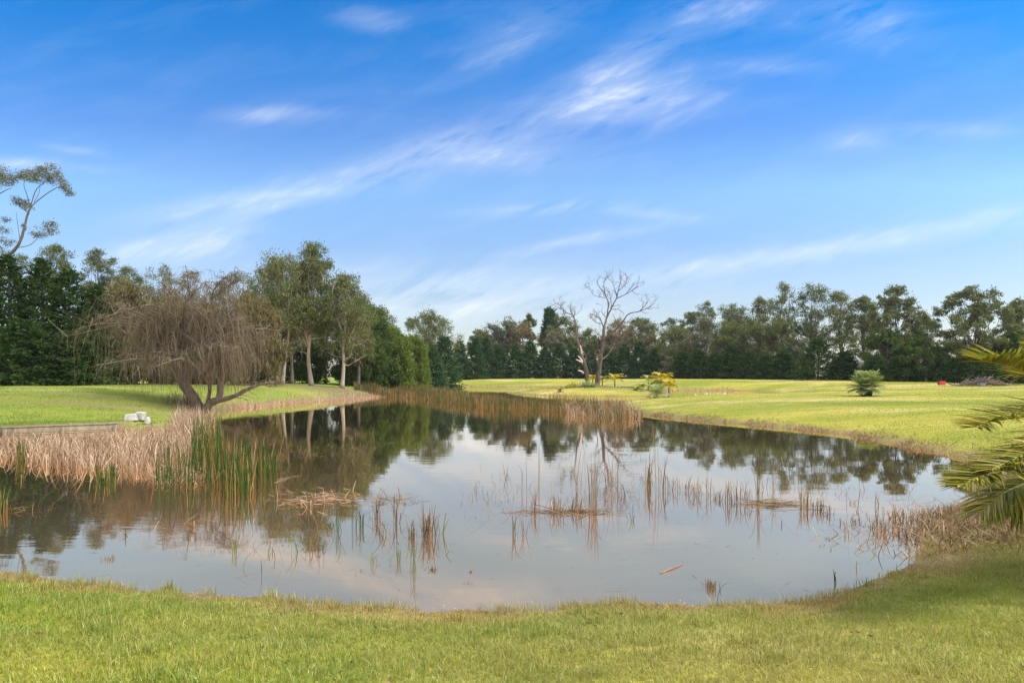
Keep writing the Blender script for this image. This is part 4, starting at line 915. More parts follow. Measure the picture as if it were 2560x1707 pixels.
# sparse reed clumps in open water: base pixel, height px, stalk count, spread px, material, style, label
SP = 'reed clumps standing in the open water'
clumps = [
    (673, 1383, 28, 4, 5, 'reed_yg', .1, 0, 'few short green shoots, leftmost in the open water'),
    (738, 1383, 66, 6, 9, 'reed_yg', .25, 0, 'leaning green reed stalks near the front left shore'),
    (790, 1382, 46, 16, 20, 'reed_brown', .25, .25, 'mixed brown and green clump left of the tall green stalks'),
    (848, 1330, 62, 7, 8, 'reed_green', .15, 0, 'thin green stalks forming narrow V shapes'),
    (884, 1317, 62, 5, 5, 'reed_green', .06, 0, 'pair of upright green stalks, left of the thicker ones'),
    (904, 1320, 68, 8, 6, 'reed_green', .06, 0, 'thick upright green stalks in the middle of the front water'),
    (943, 1297, 62, 16, 8, 'reed_brown', .10, .35, 'brown upright clump with a ragged seed-head top'),
    (955, 1338, 40, 12, 12, 'reed_brown', .2, .2, 'low brown clump in front of the ragged upright one'),
    (991, 1308, 80, 10, 7, 'reed_brown', .10, .25, 'slim tall brown stalks behind the dense brown clump'),
    (1071, 1340, 84, 46, 14, 'reed_brown', .16, .06, 'densest brown clump left of the pond centre'),
    (1030, 1345, 52, 14, 14, 'reed_brown', .2, .15, 'brown stalks just left of the densest clump'),
    (1100, 1335, 55, 9, 14, 'reed_yg', .18, 0, 'fine green stalks just right of the densest clump'),
    (1034, 1430, 86, 7, 9, 'reed_yg', .15, 0, 'tall yellow-green stalks closest to the near bank'),
    (936, 1406, 36, 6, 10, 'reed_yg', .25, .3, 'short bent yellow stalks near the front shore'),
    (997, 1402, 52, 6, 5, 'reed_yg', .1, .2, 'upright yellowish stalks in front of the densest clump'),
    (1083, 1424, 26, 9, 9, 'reed_brown', .5, .8, 'rusty folded leaf clump in front of the densest clump'),
    (1174, 1430, 16, 4, 4, 'reed_brown', .3, .9, 'small folded rusty leaf, upper of two alone in clear water'),
    (1174, 1458, 18, 4, 4, 'reed_brown', .3, .9, 'small folded rusty leaf, lower of two alone in clear water'),
    (1284, 1335, 78, 9, 8, 'reed_brown', .16, .05, 'brown curved stalks in front of the long floating stick'),
    (1312, 1338, 64, 6, 7, 'reed_brown', .2, .1, 'brown arched stalks right beside the curved ones'),
    (1335, 1282, 70, 8, 8, 'reed_brown', .08, .1, 'stalks at the left end of the central reed raft'),
    (1385, 1280, 62, 18, 26, 'reed_tan', .14, .15, 'pale upright stalks in the left half of the central raft'),
    (1440, 1278, 52, 16, 24, 'reed_brown', .2, .2, 'short brown stalks in the middle of the central raft'),
    (1482, 1266, 150, 26, 10, 'reed_tan', .05, .05, 'tallest pale reed column behind the central raft'),
    (1347, 1219, 124, 4, 3, 'reed_tan', .05, 0, 'single tall arched reed left of the central reeds'),
    (1314, 1225, 88, 5, 7, 'reed_brown', .08, .1, 'straight dark stalks left of the single arched reed'),
    (1265, 1195, 42, 8, 12, 'reed_brown', .12, .2, 'small stalks nearest the bright sky reflection at left'),
    (1445, 1222, 110, 10, 16, 'reed_tan', .1, .1, 'tall pale stalks left of the tallest column'),
    (1525, 1225, 118, 16, 16, 'reed_tan', .1, .15, 'tall pale stalks right of the tallest column'),
    (1560, 1240, 45, 10, 20, 'reed_brown', .3, .3, 'low snapped stalks right of the central raft'),
    (1577, 1302, 26, 4, 9, 'reed_green', .2, 0, 'short green pair alone right of the central raft'),
    (1622, 1220, 96, 24, 8, 'reed_tan', .07, .08, 'dense upright pale clump in the right middle of the pond'),
    (1645, 1222, 165, 5, 6, 'reed_tan', .06, 0, 'very tall arched reed beside the dense upright pale clump'),
    (1658, 1226, 110, 9, 9, 'reed_brown', .12, .1, 'leaning brown stalks right of the very tall arched reed'),
    (1705, 1226, 46, 26, 34, 'reed_brown', .22, .2, 'scruffy short clump between the two tall right groups'),
    (1742, 1240, 55, 12, 14, 'reed_brown', .2, .2, 'drooping brown stalks left of the curled tangle'),
    (1768, 1240, 78, 6, 8, 'reed_tan', .12, .05, 'tall pale stalks with fluffy top on the right'),
    (1795, 1248, 34, 16, 14, 'reed_brown', .5, .4, 'curled brown tangle on the right'),
    (1845, 1256, 62, 34, 34, 'reed_brown', .2, .2, 'broad brown clump left of the long reed raft'),
    (1897, 1252, 130, 10, 7, 'reed_tan', .05, .05, 'tall reed column behind the long right raft'),
    (1932, 1240, 108, 6, 5, 'reed_tan', .06, 0, 'tall pale reeds right of the column behind the raft'),
    (2013, 1270, 58, 26, 18, 'reed_tan', .14, .15, 'upright straw clump at the right end of the long raft'),
    (2040, 1276, 40, 18, 18, 'reed_brown', .2, .2, 'brown tuft right of the upright straw clump'),
    (2070, 1286, 28, 16, 12, 'reed_brown', .25, .2, 'low brown tuft, last of the row towards the right'),
    (2133, 1258, 26, 5, 6, 'reed_brown', .3, .8, 'small snapped stalk in front of the tree reflection'),
    (2101, 1308, 20, 5, 3, 'reed_brown', .1, 0, 'small dark upright stub on the right'),
    (2140, 1306, 24, 12, 14, 'reed_brown', .3, .3, 'dark ragged tuft right of the small dark stub'),
    (2183, 1318, 30, 12, 12, 'reed_brown', .3, .4, 'rusty dark folded clump near the right bank'),
    (2206, 1326, 34, 14, 9, 'reed_brown', .15, .2, 'dark brown stub clump nearest the right bank'),
    (2194, 1268, 52, 6, 10, 'reed_brown', .25, .2, 'thin arched stalks before the right bank fronds'),
    (2245, 1300, 48, 26, 30, 'reed_brown', .25, .25, 'ragged stalks leading up to the right bank'),
    (2270, 1345, 36, 26, 26, 'reed_brown', .4, .3, 'fallen brown stalks at the right bank corner'),
    (2068, 1347, 18, 4, 4, 'reed_brown', .4, .9, 'small folded rusty leaf on the right'),
    (1777, 1470, 24, 22, 14, 'reed_brown', .15, 0, 'small grassy tuft in the shallows near the front shore'),
    (1795, 1518, 84, 5, 12, 'reed_green', .3, 0, 'long crossing stalks at the front shore on the right'),
    (2089, 1455, 38, 5, 4, 'reed_green', .12, 0, 'dark green shoot alone in the right shallows'),
    (2165, 1478, 40, 14, 22, 'reed_yg', .3, 0, 'fine grassy shoots at the right front shore'),
    (425, 1478, 34, 14, 8, 'reed_yg', .25, 0, 'tiny green tuft on the front shore at left'),
    (585, 1385, 50, 5, 8, 'reed_yg', .12, .05, 'few green shoots beyond the left front shore'),
    (273, 1315, 26, 8, 8, 'reed_brown', .3, .6, 'small snapped brown stalks alone on the left'),
    (314, 1340, 24, 9, 11, 'reed_brown', .4, .6, 'rusty snapped tuft beside the small left stalks'),
    (275, 1398, 12, 18, 14, 'reed_brown', .3, .1, 'tiny brown tuft in the left shallows'),
    (640, 1125, 85, 7, 14, 'reed_tan', .22, 0, 'tall pale stalks rising above the green bulrushes')]
for (px, py, hp, n, sp, mt, lean, kink, lab) in clumps:
    mt = 'reed_stalk' if mt == 'reed_tan' else mt; n = int(n * 1.3)
    o = wat(px, py); s = o[1] / F; r = np.random.default_rng(int(px * 7 + py)); mb = MB()
    O = np.stack([r.normal(size=n) * sp * s * .55, r.normal(size=n) * sp * s * .55, np.full(n, -.03)], 1)
    hh = hp * s * r.uniform(.55, 1.05, n); hh[0] = hp * s
    blades(mb, O, hh + .03, r, lean, .0044, lean * .6, 9, .5 if hp > 75 else .25, kink)
    tag(mb.build('reed_clump', M[mt], loc=o), lab, 'reeds', SP)
# scattered single stalks and floating reed bits
mb = MB(); r = np.random.default_rng(91); n = 420
px = r.uniform(1150, 2300, n); py = 1238 + r.normal(size=n) * 26; py[:60] = r.uniform(1280, 1440, 60); px[:60] = r.uniform(600, 1120, 60)
O = np.array([wat(a_, b_) for a_, b_ in zip(px, py)]); O[:, 2] = -.02
blades(mb, O, r.gamma(2.2, .06, n) + .03, r, .35, .0035, .5, 8, .4, .35)
n = 240; px = r.uniform(200, 2250, n); py = np.where(r.random(n) < .5, r.uniform(1240, 1480, n), 1300 + r.normal(size=n) * 60); O = np.array([wat(a_, b_) for a_, b_ in zip(px, py)]); O = O[shore(O[:, 0], O[:, 1]) < -.05]; n = len(O)
az = r.uniform(0, np.pi, n); L = r.gamma(2, .03, n) + .015; t = np.linspace(-.5, .5, 3); d = np.stack([np.cos(az), np.sin(az), 0 * az], 1); Q = O[:, None] + d[:, None] * (L[:, None] * t)[:, :, None]; Q[:, :, 2] = .004
ribbons(mb, Q, np.tile(np.array([.0015, .003, .0012]), (n, 1)), np.stack([-np.sin(az), np.cos(az), 0 * az], 1))
tag(mb.build('scattered_reed_stalks', M['reed_brown']), 'thin single brown stalks scattered through the open water', 'reeds', kind='stuff')
def sticks(mb, c, rx, ry, n, L0, L1, r, zmax=.04, wid=.0032):
    P = np.stack([c[0] + r.normal(size=n) * rx, c[1] + r.normal(size=n) * ry, r.uniform(.005, zmax, n)], 1)
    az = r.normal(size=n) * .7; L = r.uniform(L0, L1, n); d = np.stack([np.cos(az), np.sin(az), r.normal(size=n) * .12], 1)
    t = np.linspace(-.5, .5, 4); Q = P[:, None] + d[:, None] * (L[:, None] * t)[:, :, None]; Q[:, :, 2] = np.maximum(Q[:, :, 2], .004)
    ribbons(mb, Q, np.full((n, 4), wid), np.stack([-np.sin(az), np.cos(az), r.normal(size=n) * .5], 1))
for (x0, y0, x1, y1, n, L0, L1, mt, up, lab) in [
    (715, 1225, 885, 1270, 190, .08, .34, 'reed_tan', 40, 'large floating raft of dead tan reeds left of centre'),
    (1330, 1272, 1508, 1288, 170, .08, .5, 'reed_brown', 14, 'central floating raft of dead brown reeds'),
    (1874, 1252, 1980, 1268, 100, .2, .8, 'reed_brown', 4, 'long flat raft of dark reeds in the right of the pond'),
    (930, 1236, 1045, 1262, 50, .12, .4, 'reed_brown', 26, 'straggling row of snapped stalks behind the dense clump'),
    (20, 1262, 120, 1285, 26, .1, .4, 'reed_brown', 8, 'thin raft of floating reeds at the left edge'),
    (290, 1300, 560, 1335, 30, .08, .25, 'reed_brown', 8, 'scattered floating straw below the green bulrushes')]:
    a_, b_ = wat(x0, y1), wat(x1, y0); c0 = (a_ + b_) / 2; r = np.random.default_rng(x0); mb = MB()
    X = (wat((x0 + x1) / 2, (y0 + y1) / 2)); sx = (x1 - x0) / F * X[1] / 3.0; sy = abs(a_[1] - b_[1]) / 4
    sticks(mb, (0, 0), sx, sy, n, L0, L1, r)
    O = np.stack([r.normal(size=up) * sx, r.normal(size=up) * sy, np.full(up, -.02)], 1); blades(mb, O, r.uniform(.10, .32, up), r, .6, .006, .4, 7, .2, .5)
    tag(mb.build('reed_raft', M[mt], loc=(X[0], X[1], 0)), lab, 'floating reeds', 'floating rafts of dead reeds')
# floating sticks
M['driftwood'] = bark_mat('driftwood', (.12, .07, .05), (.30, .19, .15), 22, .3)
for (x0, y0, x1, y1, rd, lab) in [(1651, 1434, 1712, 1409, .0085, 'reddish brown stick floating alone at front right'), (1250, 1281, 1345, 1282, .005, 'long thin dark stick floating left of the central raft'), (690, 1199, 760, 1187, .004, 'pale stick floating right of the green bulrushes'), (685, 1207, 722, 1196, .006, 'short pale cane beside the bulrush stand')]:
    a_, b_ = wat(x0, y0), wat(x1, y1); mb = MB(); mid = (a_ + b_) / 2; ln = smooth_line([a_ - mid, (0, 0, .012), b_ - mid], 8)
    ln[:, 2] += rd * .4; tube(mb, ln, rd * np.array([.75, .9, 1, 1, .95, .8, .5, .12]), 7)
    tag(mb.build('floating_stick', M['driftwood'], loc=mid), lab, 'stick', 'sticks floating on the pond')

# ------------------------------------------------------------------ lawn blades
m, nt = mat('grass_blades')
geo = node(nt, 'ShaderNodeNewGeometry'); pos = geo.outputs['Position']
dry = node(nt, 'ShaderNodeAttribute', attribute_name='dry').outputs['Fac']
c = ramp(nt, geo.outputs['Random Per Island'], [(0, (.040, .095, .010)), (.3, (.140, .255, .020)), (.6, (.245, .355, .032)), (.88, (.43, .49, .07)), (1, (.86, .82, .42))])
pn = noise(nt, pos, .9, 4, .6); pn2 = noise(nt, pos, .35, 3, .6)
c = mixc(nt, ramp(nt, pn, [(.44, 0.0), (.62, .5)]), c, (.38, .36, .035))
c = mixc(nt, ramp(nt, pn2, [(.42, 0.0), (.60, .65)]), c, (.13, .25, .02))
lft = mth(nt, 'DIVIDE', mth(nt, 'ADD', node(nt, 'ShaderNodeSeparateXYZ', {0: pos}).outputs[0], 9.0), -5.0, clamp=True)
c = mixc(nt, mth(nt, 'MULTIPLY', lft, .6), c, (.15, .235, .03))
farp = noise(nt, node(nt, 'ShaderNodeMapping', {'Vector': pos, 'Scale': (.3, 1.0, 1)}).outputs[0], .16, 4, .6)
c = mixc(nt, ramp(nt, farp, [(.44, 0.0), (.58, .75)]), c, (.44, .35, .11))
farq = noise(nt, node(nt, 'ShaderNodeMapping', {'Vector': pos, 'Scale': (.35, 1.0, 1)}).outputs[0], .075, 5, .65, .5)
c = mixc(nt, ramp(nt, farq, [(.44, 0.0), (.58, .75)]), c, (.14, .19, .025))
cd = ramp(nt, geo.outputs['Random Per Island'], [(0, (.17, .14, .04)), (.6, (.37, .25, .075)), (1, (.50, .36, .15))])
c = mixc(nt, dry, c, cd)
d = node(nt, 'ShaderNodeBsdfDiffuse', {0: c}).outputs[0]; t = node(nt, 'ShaderNodeBsdfTranslucent', {0: c}).outputs[0]
gl = node(nt, 'ShaderNodeBsdfGlossy', {0: (1, 1, 1, 1), 'Roughness': .5}).outputs[0]
s = node(nt, 'ShaderNodeMixShader', {0: .45, 1: d, 2: t}).outputs[0]
finish(nt, node(nt, 'ShaderNodeMixShader', {0: .02, 1: s, 2: gl}).outputs[0]); M['grass'] = m
def lawn(mb, xy, h0, h1, wid, rng, lean=.85):
    d = shore(xy[:, 0], xy[:, 1]); ok = d > .03 + .26 * np.clip(np.sin(xy[:, 0] * 2.3 + 1) * .6 + np.sin(xy[:, 0] * 5.9 + xy[:, 1] * 3) * .4, 0, 1) * rng.random(len(xy)) ** .5; xy = xy[ok]; d = d[ok]; ok = soil(xy[:, 0], xy[:, 1]) < .25 + .6 * rng.random(len(xy)); xy = xy[ok]; d = d[ok]; N = len(xy)
    tuft = .5 + .5 * np.sin(xy[:, 0] * 3.1 + np.sin(xy[:, 1] * 2.3) * 2) * np.sin(xy[:, 1] * 3.7 + np.sin(xy[:, 0] * 1.9) * 2)
    hh = rng.uniform(h0, h1, N) * (.65 + .6 * tuft) * np.clip(.45 + d * .8, .45, 1)
    O = np.stack([xy[:, 0], xy[:, 1], H(xy[:, 0], xy[:, 1]) - .004], 1)
    az = rng.uniform(0, 2 * np.pi, N); dd = np.stack([np.cos(az), np.sin(az), 0 * az], 1); l = np.abs(rng.normal(size=N)) * lean
    P = np.zeros((N, 3, 3)); t = np.array([0, .55, 1.0])
    P[:] = O[:, None] + dd[:, None] * ((hh * l)[:, None] * t ** 1.6)[:, :, None]; P[:, :, 2] += (hh[:, None] * (t - (.35 * np.minimum(l, 1.6))[:, None] * t ** 2))
    sa = az + np.pi / 2 + rng.normal(size=N) * .5; S = np.stack([np.cos(sa), np.sin(sa), 0 * sa], 1)
    W = (wid * rng.uniform(.6, 1.4, N))[:, None] * np.array([.9, .8, .08])[None]
    nz = np.sin(xy[:, 0] * 1.7 + xy[:, 1] * 1.1) * .22 + np.sin(xy[:, 0] * 4.3 - xy[:, 1] * 3.1) * .12
    dryv = np.clip(1.05 - (d + nz * .9 - .1) / .55 - .0, 0, 1) * np.clip(.55 + .5 * nz + .5, 0, 1)
    dryv = np.maximum(dryv, soil(xy[:, 0], xy[:, 1]) * .9); pat = np.sin(xy[:, 0] * .9 + 1.3 * np.sin(xy[:, 1] * .7)) * np.sin(xy[:, 1] * 1.3 + np.sin(xy[:, 0] * .5)); dryv = np.maximum(dryv, (rng.random(N) < .06 + .22 * np.clip(pat - .45, 0, 1)) * .8); hh = hh * (1 - .35 * np.clip(pat, 0, 1))
    ribbons(mb, P, W, S, attr=dryv)
rng = np.random.default_rng(8)
mb = MB()
n = 270000; yy = 3.0 + 6.2 * rng.random(n) ** 1.15; xx = rng.uniform(-1, 1, n) * (yy * .80 + 1.2); keep = shore(xx, yy) > 0
lawn(mb, np.stack([xx, yy], 1)[keep], .028, .070, .0026, rng)
n = 240000; xx = rng.uniform(-15, 10, n); yy = rng.uniform(.2, 12, n); k = (np.abs(xx) > yy * .78 + 1.0) | (yy < 3); k &= shore(xx, yy) > 0
lawn(mb, np.stack([xx, yy], 1)[k], .028, .070, .0034, rng)
tx = rng.uniform(-7, 8, 260); ty = 3 + 6 * rng.random(260); k = rng.integers(0, 260, 14000); lawn(mb, np.stack([tx[k] + rng.normal(size=14000) * .07, ty[k] + rng.normal(size=14000) * .05], 1), .06, .13, .0036, rng, .8)
n = 26000; xx = rng.uniform(-7, 8, n); yy = 3 + 6 * rng.random(n); lawn(mb, np.stack([xx, yy], 1), .05, .11, .0034, rng, 1.0)
n = 40000; xx = rng.uniform(4, 13, n); yy = rng.uniform(7, 17, n); k = (xx < yy * .85); lawn(mb, np.stack([xx, yy], 1)[k], .04, .10, .004, rng, 1.0)
n = 9000; xx = rng.uniform(-6.5, 5.5, n); y0 = np.interp(xx, POND[:18, 0], POND[:18, 1]); yy = y0 - np.abs(rng.normal(size=n)) * .22 + .09
pt = np.sin(xx * 2.7) + .8 * np.sin(xx * 6.1 + 2) + .6 * np.sin(xx * 13.7 + yy * 9); k = (pt > -.2) & (shore(xx, yy) > -.10); xx, yy = xx[k], yy[k]; N = len(xx)
az = rng.uniform(0, 2 * np.pi, N); hh = rng.uniform(.03, .11, N); t = np.array([0, .5, 1.0]); l = np.abs(rng.normal(size=N)) * .5
P = np.stack([xx, yy, np.maximum(H(xx, yy), -.02) - .005], 1)[:, None] + np.stack([np.cos(az), np.sin(az), 0 * az], 1)[:, None] * ((hh * l)[:, None] * t ** 1.5)[:, :, None]; P[:, :, 2] += hh[:, None] * t
sa = az + np.pi / 2; ribbons(mb, P, (.0022 * rng.uniform(.6, 1.5, N))[:, None] * np.array([.9, .8, .1])[None], np.stack([np.cos(sa), np.sin(sa), 0 * sa], 1), attr=(rng.random(N) < .72) * rng.uniform(.5, 1, N))
tag(mb.build('near_grass', M['grass'], attr='dry'), 'short mown grass of the near bank in the foreground', 'grass', kind='stuff')
mb = MB()
n = 95000; yy = 15 * (70 / 15) ** rng.random(n); xx = rng.uniform(5, yy * .82 + 3)
lawn(mb, np.stack([xx, yy], 1), .03, .07, .008, rng, .9)
n = 70000; yy = 24.5 * (62 / 24.5) ** rng.random(n); xx = -rng.uniform(15, yy * .8 + 4); lawn(mb, np.stack([xx, yy], 1), .03, .08, .010, rng, .9)
n = 26000; yy = rng.uniform(70, 125, n); xx = rng.uniform(-20, 70, n); lawn(mb, np.stack([xx, yy], 1), .05, .13, .025, rng, .9)
tag(mb.build('far_grass', M['grass'], attr='dry'), 'short grass of the lawns beyond the pond', 'grass', kind='stuff')
M['fallen'] = leaf_mat('fallen_leaf', [(0, (.05, .03, .02)), (.6, (.16, .09, .05)), (1, (.30, .20, .11))], .1)
mb = MB(); n = 260; r = np.random.default_rng(17); yy = 3.2 + 5 * r.random(n); xx = r.uniform(-1, 1, n) * (yy * .78 + .8); k = shore(xx, yy) > .12; xx, yy = xx[k], yy[k]; n = len(xx)
leaves(mb, np.stack([xx, yy, H(xx, yy) + r.uniform(.02, .05, n)], 1), r.normal(size=(n, 3)) * np.array([1, 1, .3]), r.uniform(.02, .06, n), r.uniform(.008, .02, n), r)
tag(mb.build('fallen_leaves', M['fallen']), 'small brown fallen leaves on the near grass', 'leaves', kind='stuff')
# pale pebbles and shell grit along the near waterline
M['grit'] = plain_mat('pale_grit', (.45, .42, .38), (.75, .72, .68), 20, .7)
mb = MB(); n = 420; r = np.random.default_rng(4)
xx = r.uniform(-5.5, 4, n); y0 = np.interp(xx, POND[:13, 0], POND[:13, 1]); yy = y0 + r.normal(size=n) * .09 - .06
oc = np.array([(1, 0, 0), (0, 1, 0), (-1, 0, 0), (0, -1, 0), (0, 0, .6), (0, 0, -.6)], float); tf = [(0, 1, 4), (1, 2, 4), (2, 3, 4), (3, 0, 4), (1, 0, 5), (2, 1, 5), (3, 2, 5), (0, 3, 5)]
for x_, y_ in zip(xx, yy):
    s_ = r.uniform(.003, .010); mb.add(oc * s_ * .5 * r.uniform(.6, 1.4, 3) + np.array([x_, y_, max(float(H(x_, y_)), 0) + s_ * .3]), T=tf)
tag(mb.build('shore_grit', M['grit']), 'pale shell grit along the near waterline', 'gravel', kind='stuff')

# ------------------------------------------------------------------ retaining wall and white blocks at left
M['timber'] = bark_mat('weathered_timber', (.13, .105, .07), (.27, .23, .16), 5, .4)
M['cap'] = bark_mat('pale_timber_cap', (.10, .085, .062), (.19, .165, .125), 5, .4)
wr = empty('retaining_wall', (-19.0, 25.4, 0), 'low weathered timber retaining wall at the left water edge', 'wall')
wl = np.array([(-36, 24.4), (-30, 24.9), (-19.0, 25.4), (-16.0, 27.7)]) - np.array([-19.0, 25.4])
for (x0, y0), (x1, y1) in zip(wl[:-1], wl[1:]):
    L = math.hypot(x1 - x0, y1 - y0); a_ = math.atan2(y1 - y0, x1 - x0); cx, cy = (x0 + x1) / 2, (y0 + y1) / 2
    for z, th, hh, mt, nm in ((-.12, .12, .28, 'timber', 'lower_plank'), (.135, .115, .21, 'timber', 'upper_plank'), (.268, .17, .05, 'cap', 'capping')):
        mb = MB(); box(mb, (0, 0, 0), (L - .015, th, hh)); o = bevel(mb.build(nm, M[mt], wr), .012); o.location = (cx, cy, z); o.rotation_euler = (0, 0, a_)
    for k in range(int(L / 1.8) + 1):
        t = min(k * 1.8 + .1, L - .1) / L; mb = MB(); box(mb, (0, 0, 0), (.11, .09, .42)); o = bevel(mb.build('post', M['timber'], wr), .01)
        o.location = (x0 + (x1 - x0) * t + math.sin(a_) * .115, y0 + (y1 - y0) * t - math.cos(a_) * .115, .0)
M['white'] = plain_mat('dirty_white_foam', (.26, .245, .20), (.50, .49, .45), 6, .7)
def block(label, px, Y, sx, sy, sz, rz, taper, tilt, lift=0, rnd=.03):
    b = g(px, Y); mb = MB(); box(mb, (0, 0, sz / 2), (sx, sy, sz), rz, taper, tilt); o = mb.build('white_block', M['white'], loc=(b[0], b[1], b[2] + lift - .02)); bevel(o, rnd, 3)
    tag(o, label, 'block', 'broken white blocks on the left bank')
block('wedge-shaped broken white block, left of three on the bank', 327, 28.9, .52, .34, .30, .2, .72, -.10)
block('flat-topped broken white block in the middle of three', 352, 29.3, .34, .30, .36, -.1, .95, .06)
block('rounded white lump at the right of the broken blocks', 369, 28.9, .26, .26, .33, .4, .6, .12, 0, .09)

# ------------------------------------------------------------------ island timber edge and slab
tb = g(1563, 90); mb = MB(); box(mb, (0, 0, .12), (2.5, .16, .36)); to = empty('timber_edging', tb, 'dark timber edging on the island right of the dead trees', 'edging', None, .05)
bevel(mb.build('rail', M['bark_dark'], to), .02)
for k in range(4):
    mb = MB(); box(mb, (-1.05 + k * .7, -.13, .10), (.12, .10, .44)); bevel(mb.build('post', M['bark_dark'], to), .015)
sb = g(1530, 89); mb = MB(); box(mb, (0, 0, .05), (1.2, .9, .14), .1, .92); tag(bevel(mb.build('concrete_slab', M['white'], loc=sb), .02), 'pale concrete slab beside the dark timber edging', 'slab')

# ------------------------------------------------------------------ birds
M['bird_white'] = plain_mat('white_plumage', (.50, .49, .46), (.66, .65, .62), 14, .7)
M['bird_dark'] = plain_mat('grey_plumage', (.18, .17, .16), (.32, .30, .28), 14, .7)
M['bill'] = plain_mat('orange_bill', (.50, .22, .05), (.60, .30, .08), 10, .5)
def bird(label, px, Y, rz, wing='bird_dark', up=1.0):
    b = g(px, Y); b[2] = max(b[2], 0)
    root = empty('duck', b, label, 'bird', 'white ducks by the channel', rz); root.scale = (.72, .72, .72)
    mb = MB(); leg = .07
    spine = smooth_line([(-.25, 0, leg + .17), (-.16, 0, leg + .13), (0, 0, leg + .12), (.13, 0, leg + .14), (.19, 0, leg + .22 * up), (.20, 0, leg + .32 * up), (.235, 0, leg + .37 * up), (.275, 0, leg + .355 * up)], 22)
    rr = np.interp(np.linspace(0, 1, 22), [0, .12, .3, .45, .58, .7, .8, .9, 1], [.012, .06, .105, .105, .07, .036, .036, .045, .018])
    tube(mb, spine, rr, 12); mb.build('body', M['bird_white'], root, True)
    for sd in (-1, 1):
        mb = MB(); tube(mb, smooth_line([(.10, sd * .085, leg + .16), (-.04, sd * .10, leg + .17), (-.24, sd * .03, leg + .19)], 10), np.interp(np.linspace(0, 1, 10), [0, .35, 1], [.02, .05, .008]), 8); mb.build('wing', M[wing], root, True)
        mb = MB(); tube(mb, [(.02, sd * .045, leg + .04), (.02, sd * .045, .012), (.07, sd * .05, .004)], [.010, .009, .012], 6); mb.build('leg', M['bill'], root, True)
    mb = MB(); tube(mb, [(.27, 0, leg + .352 * up), (.31, 0, leg + .342 * up), (.345, 0, leg + .336 * up)], [.018, .014, .008], 7); mb.build('bill', M['bill'], root, True)
bird('white duck with grey wing, leftmost of the row by the channel', 1742, 71.5, 3.0)
bird('pale duck with raised head, second from left by the channel', 1764, 71.5, .3, 'bird_dark')
bird('duck with its tail towards the neighbouring white one, third in row', 1799, 72, 2.9, 'bird_dark')
bird('all white duck at the right end of the row', 1810, 72, .2, 'bird_white', 1.1)
bird('white duck standing beside the black pot', 1663, 68.6, 2.6, 'bird_white')

# ------------------------------------------------------------------ red crate, brush pile, grey tub
M['red'] = plain_mat('red_plastic', (.55, .015, .02), (.70, .03, .035), 8, .45)
M['greytub'] = plain_mat('blue_grey_plastic', (.13, .14, .17), (.20, .21, .25), 8, .5)
b = g(2354, 87); b[2] -= .01; cr_ = empty('red_crate', b, 'bright red crate on the lawn edge below the trees', 'crate', None, .1)
mb = MB(); box(mb, (0, 0, .24), (1.0, .6, .46)); bevel(mb.build('body', M['red'], cr_), .03)
mb = MB(); box(mb, (0, 0, .50), (1.06, .66, .05)); bevel(mb.build('lid', M['red'], cr_), .02)
mb = MB(); box(mb, (-.53, 0, .25), (.05, .3, .30)); bevel(mb.build('end_panel', M['pot'], cr_), .01)
for k in range(4):
    mb = MB(); box(mb, (-.36 + k * .24, -.315, .24), (.04, .03, .40)); bevel(mb.build('rib', M['red'], cr_), .008)
b = g(2462, 82); bpile = empty('brush_pile', b, 'heap of cut branches and bark on the far right lawn', 'brush pile'); r = np.random.default_rng(6)
mb = MB(); mb2 = MB()
for k in range(210):
    x = r.normal() * 1.7; hgt = max(0, .95 - abs(x + .5) * .32) * r.random() ** .6; y = r.normal() * .5; L = r.uniform(.5, 2.0); az = r.normal() * .55 + (np.pi if r.random() < .5 else 0); el = r.normal() * (.28 if k < 150 else .7)
    d = np.array([math.cos(az) * math.cos(el), math.sin(az) * math.cos(el), math.sin(el)]); p = np.array([x, y, hgt + .05]); rad = r.uniform(.012, .06)
    ln = smooth_line([p - d * L / 2, p + r.normal(size=3) * .06, p + d * L / 2], 6); ln[:, 2] = np.maximum(ln[:, 2], .0); tube(mb if r.random() < .6 else mb2, ln, np.linspace(rad, rad * .4, 6), 5)
mb.build('branches', M['bark_grey'], bpile, True); mb2.build('bleached_branches', M['bark_dead'], bpile, True)
mb = MB(); n = 900; leaves(mb, np.stack([r.normal(size=n) * 1.8, r.normal(size=n) * .5, np.abs(r.normal(size=n)) * .25 + .02], 1), r.normal(size=(n, 3)), .16, .07, r); mb.build('dead_leaves', M['litter'], bpile)
cr_.scale = (.78, .78, .85)
b = g(2454, 79.5); tb_ = empty('storage_tub', b, 'blue-grey tub lying in front of the brush pile', 'tub', None, .15)
mb = MB(); box(mb, (0, 0, .17), (.68, .46, .34), 0, 1.12); bevel(mb.build('body', M['greytub'], tb_), .04)
mb = MB(); box(mb, (0, 0, .36), (.82, .58, .05)); bevel(mb.build('rim', M['greytub'], tb_), .015)

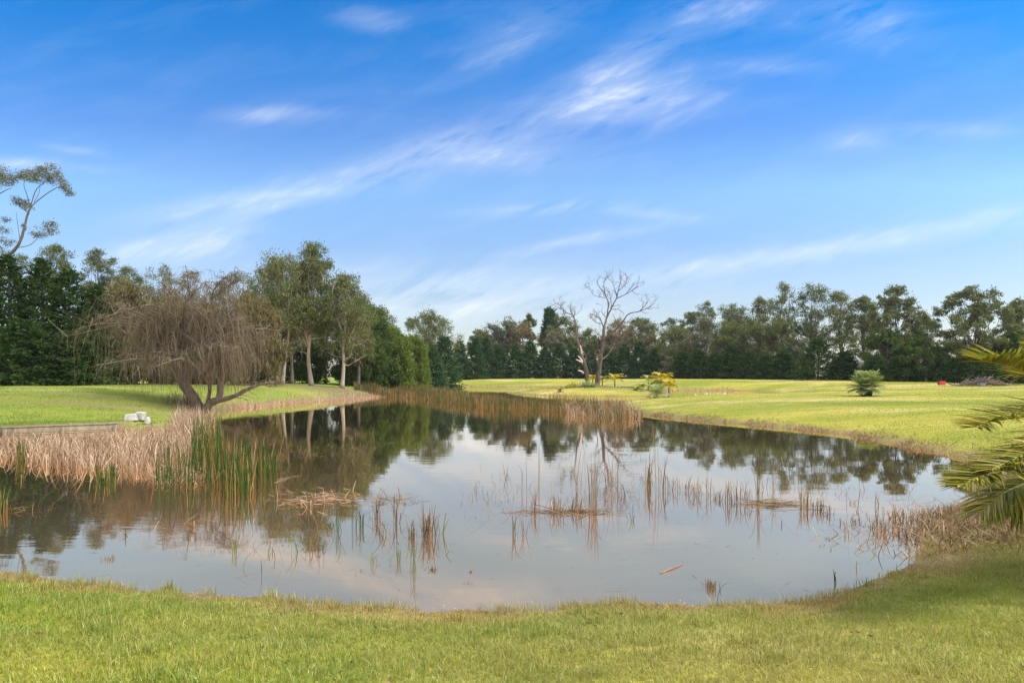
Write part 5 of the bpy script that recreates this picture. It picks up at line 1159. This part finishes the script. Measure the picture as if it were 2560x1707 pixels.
# ------------------------------------------------------------------ house and fence glimpsed behind the right trees
M['render_wall'] = plain_mat('pale_wall', (.30, .28, .25), (.36, .34, .31), 3, .8)
M['roof'] = plain_mat('pale_metal_roof', (.28, .29, .30), (.36, .37, .38), 2, .45)
M['glass'] = plain_mat('dark_window_glass', (.03, .04, .05), (.05, .06, .07), 2, .1)
b = g(2150, 136); hs = empty('house', b, 'pale house with metal roof half hidden behind the right trees', 'house', None, .12)
mb = MB(); box(mb, (0, 0, 1.4), (9, 7, 2.8)); mb.build('wall', M['render_wall'], hs)
mb = MB(); V = [(-5, -4, 2.82), (5, -4, 2.82), (5, 4, 2.82), (-5, 4, 2.82), (-3, 0, 5.2), (3, 0, 5.2)]; mb.add(V, [(0, 1, 5, 4), (2, 3, 4, 5), (0, 3, 2, 1)], [(1, 2, 5), (3, 0, 4)]); rf = mb.build('roof', M['roof'], hs)
mb = MB(); box(mb, (2.0, .9, 4.9), (.6, .6, 1.4)); mb.build('chimney', M['render_wall'], rf)
for x in (-2.6, 0, 2.6):
    mb = MB(); box(mb, (x, -3.52, 1.6), (1.4, .08, 1.2)); f_ = mb.build('window', M['white'], hs); mb = MB(); box(mb, (x, -3.57, 1.6), (1.24, .03, 1.04)); mb.build('pane', M['glass'], f_)
b = g(2322, 104); fe = empty('wire_fence', b, 'short stretch of post and wire fence left of the red crate', 'fence')
for k in range(5):
    mb = MB(); tube(mb, [(-2 + k, 0, -.1), (-2 + k, 0, .5), (-2 + k, 0, 1.05)], .05, 8); mb.build('post', M['bark_grey'], fe, True)
for z in (.35, .65, .95):
    mb = MB(); tube(mb, [(-2, -.05, z), (0, -.05, z - .02), (2, -.05, z)], .008, 5); mb.build('wire', M['bark_grey'], fe)

# ------------------------------------------------------------------ thin haze over the garden
m, nt = mat('thin_haze')
vp = node(nt, 'ShaderNodeVolumePrincipled', {'Color': (.82, .90, 1.0, 1), 'Density': .00011, 'Anisotropy': .2}).outputs[0]
nt.links.new(vp, node(nt, 'ShaderNodeOutputMaterial').inputs['Volume'])
mb = MB(); box(mb, (0, 290, 18), (900, 690, 42)); tag(mb.build('haze', m), kind='stuff')
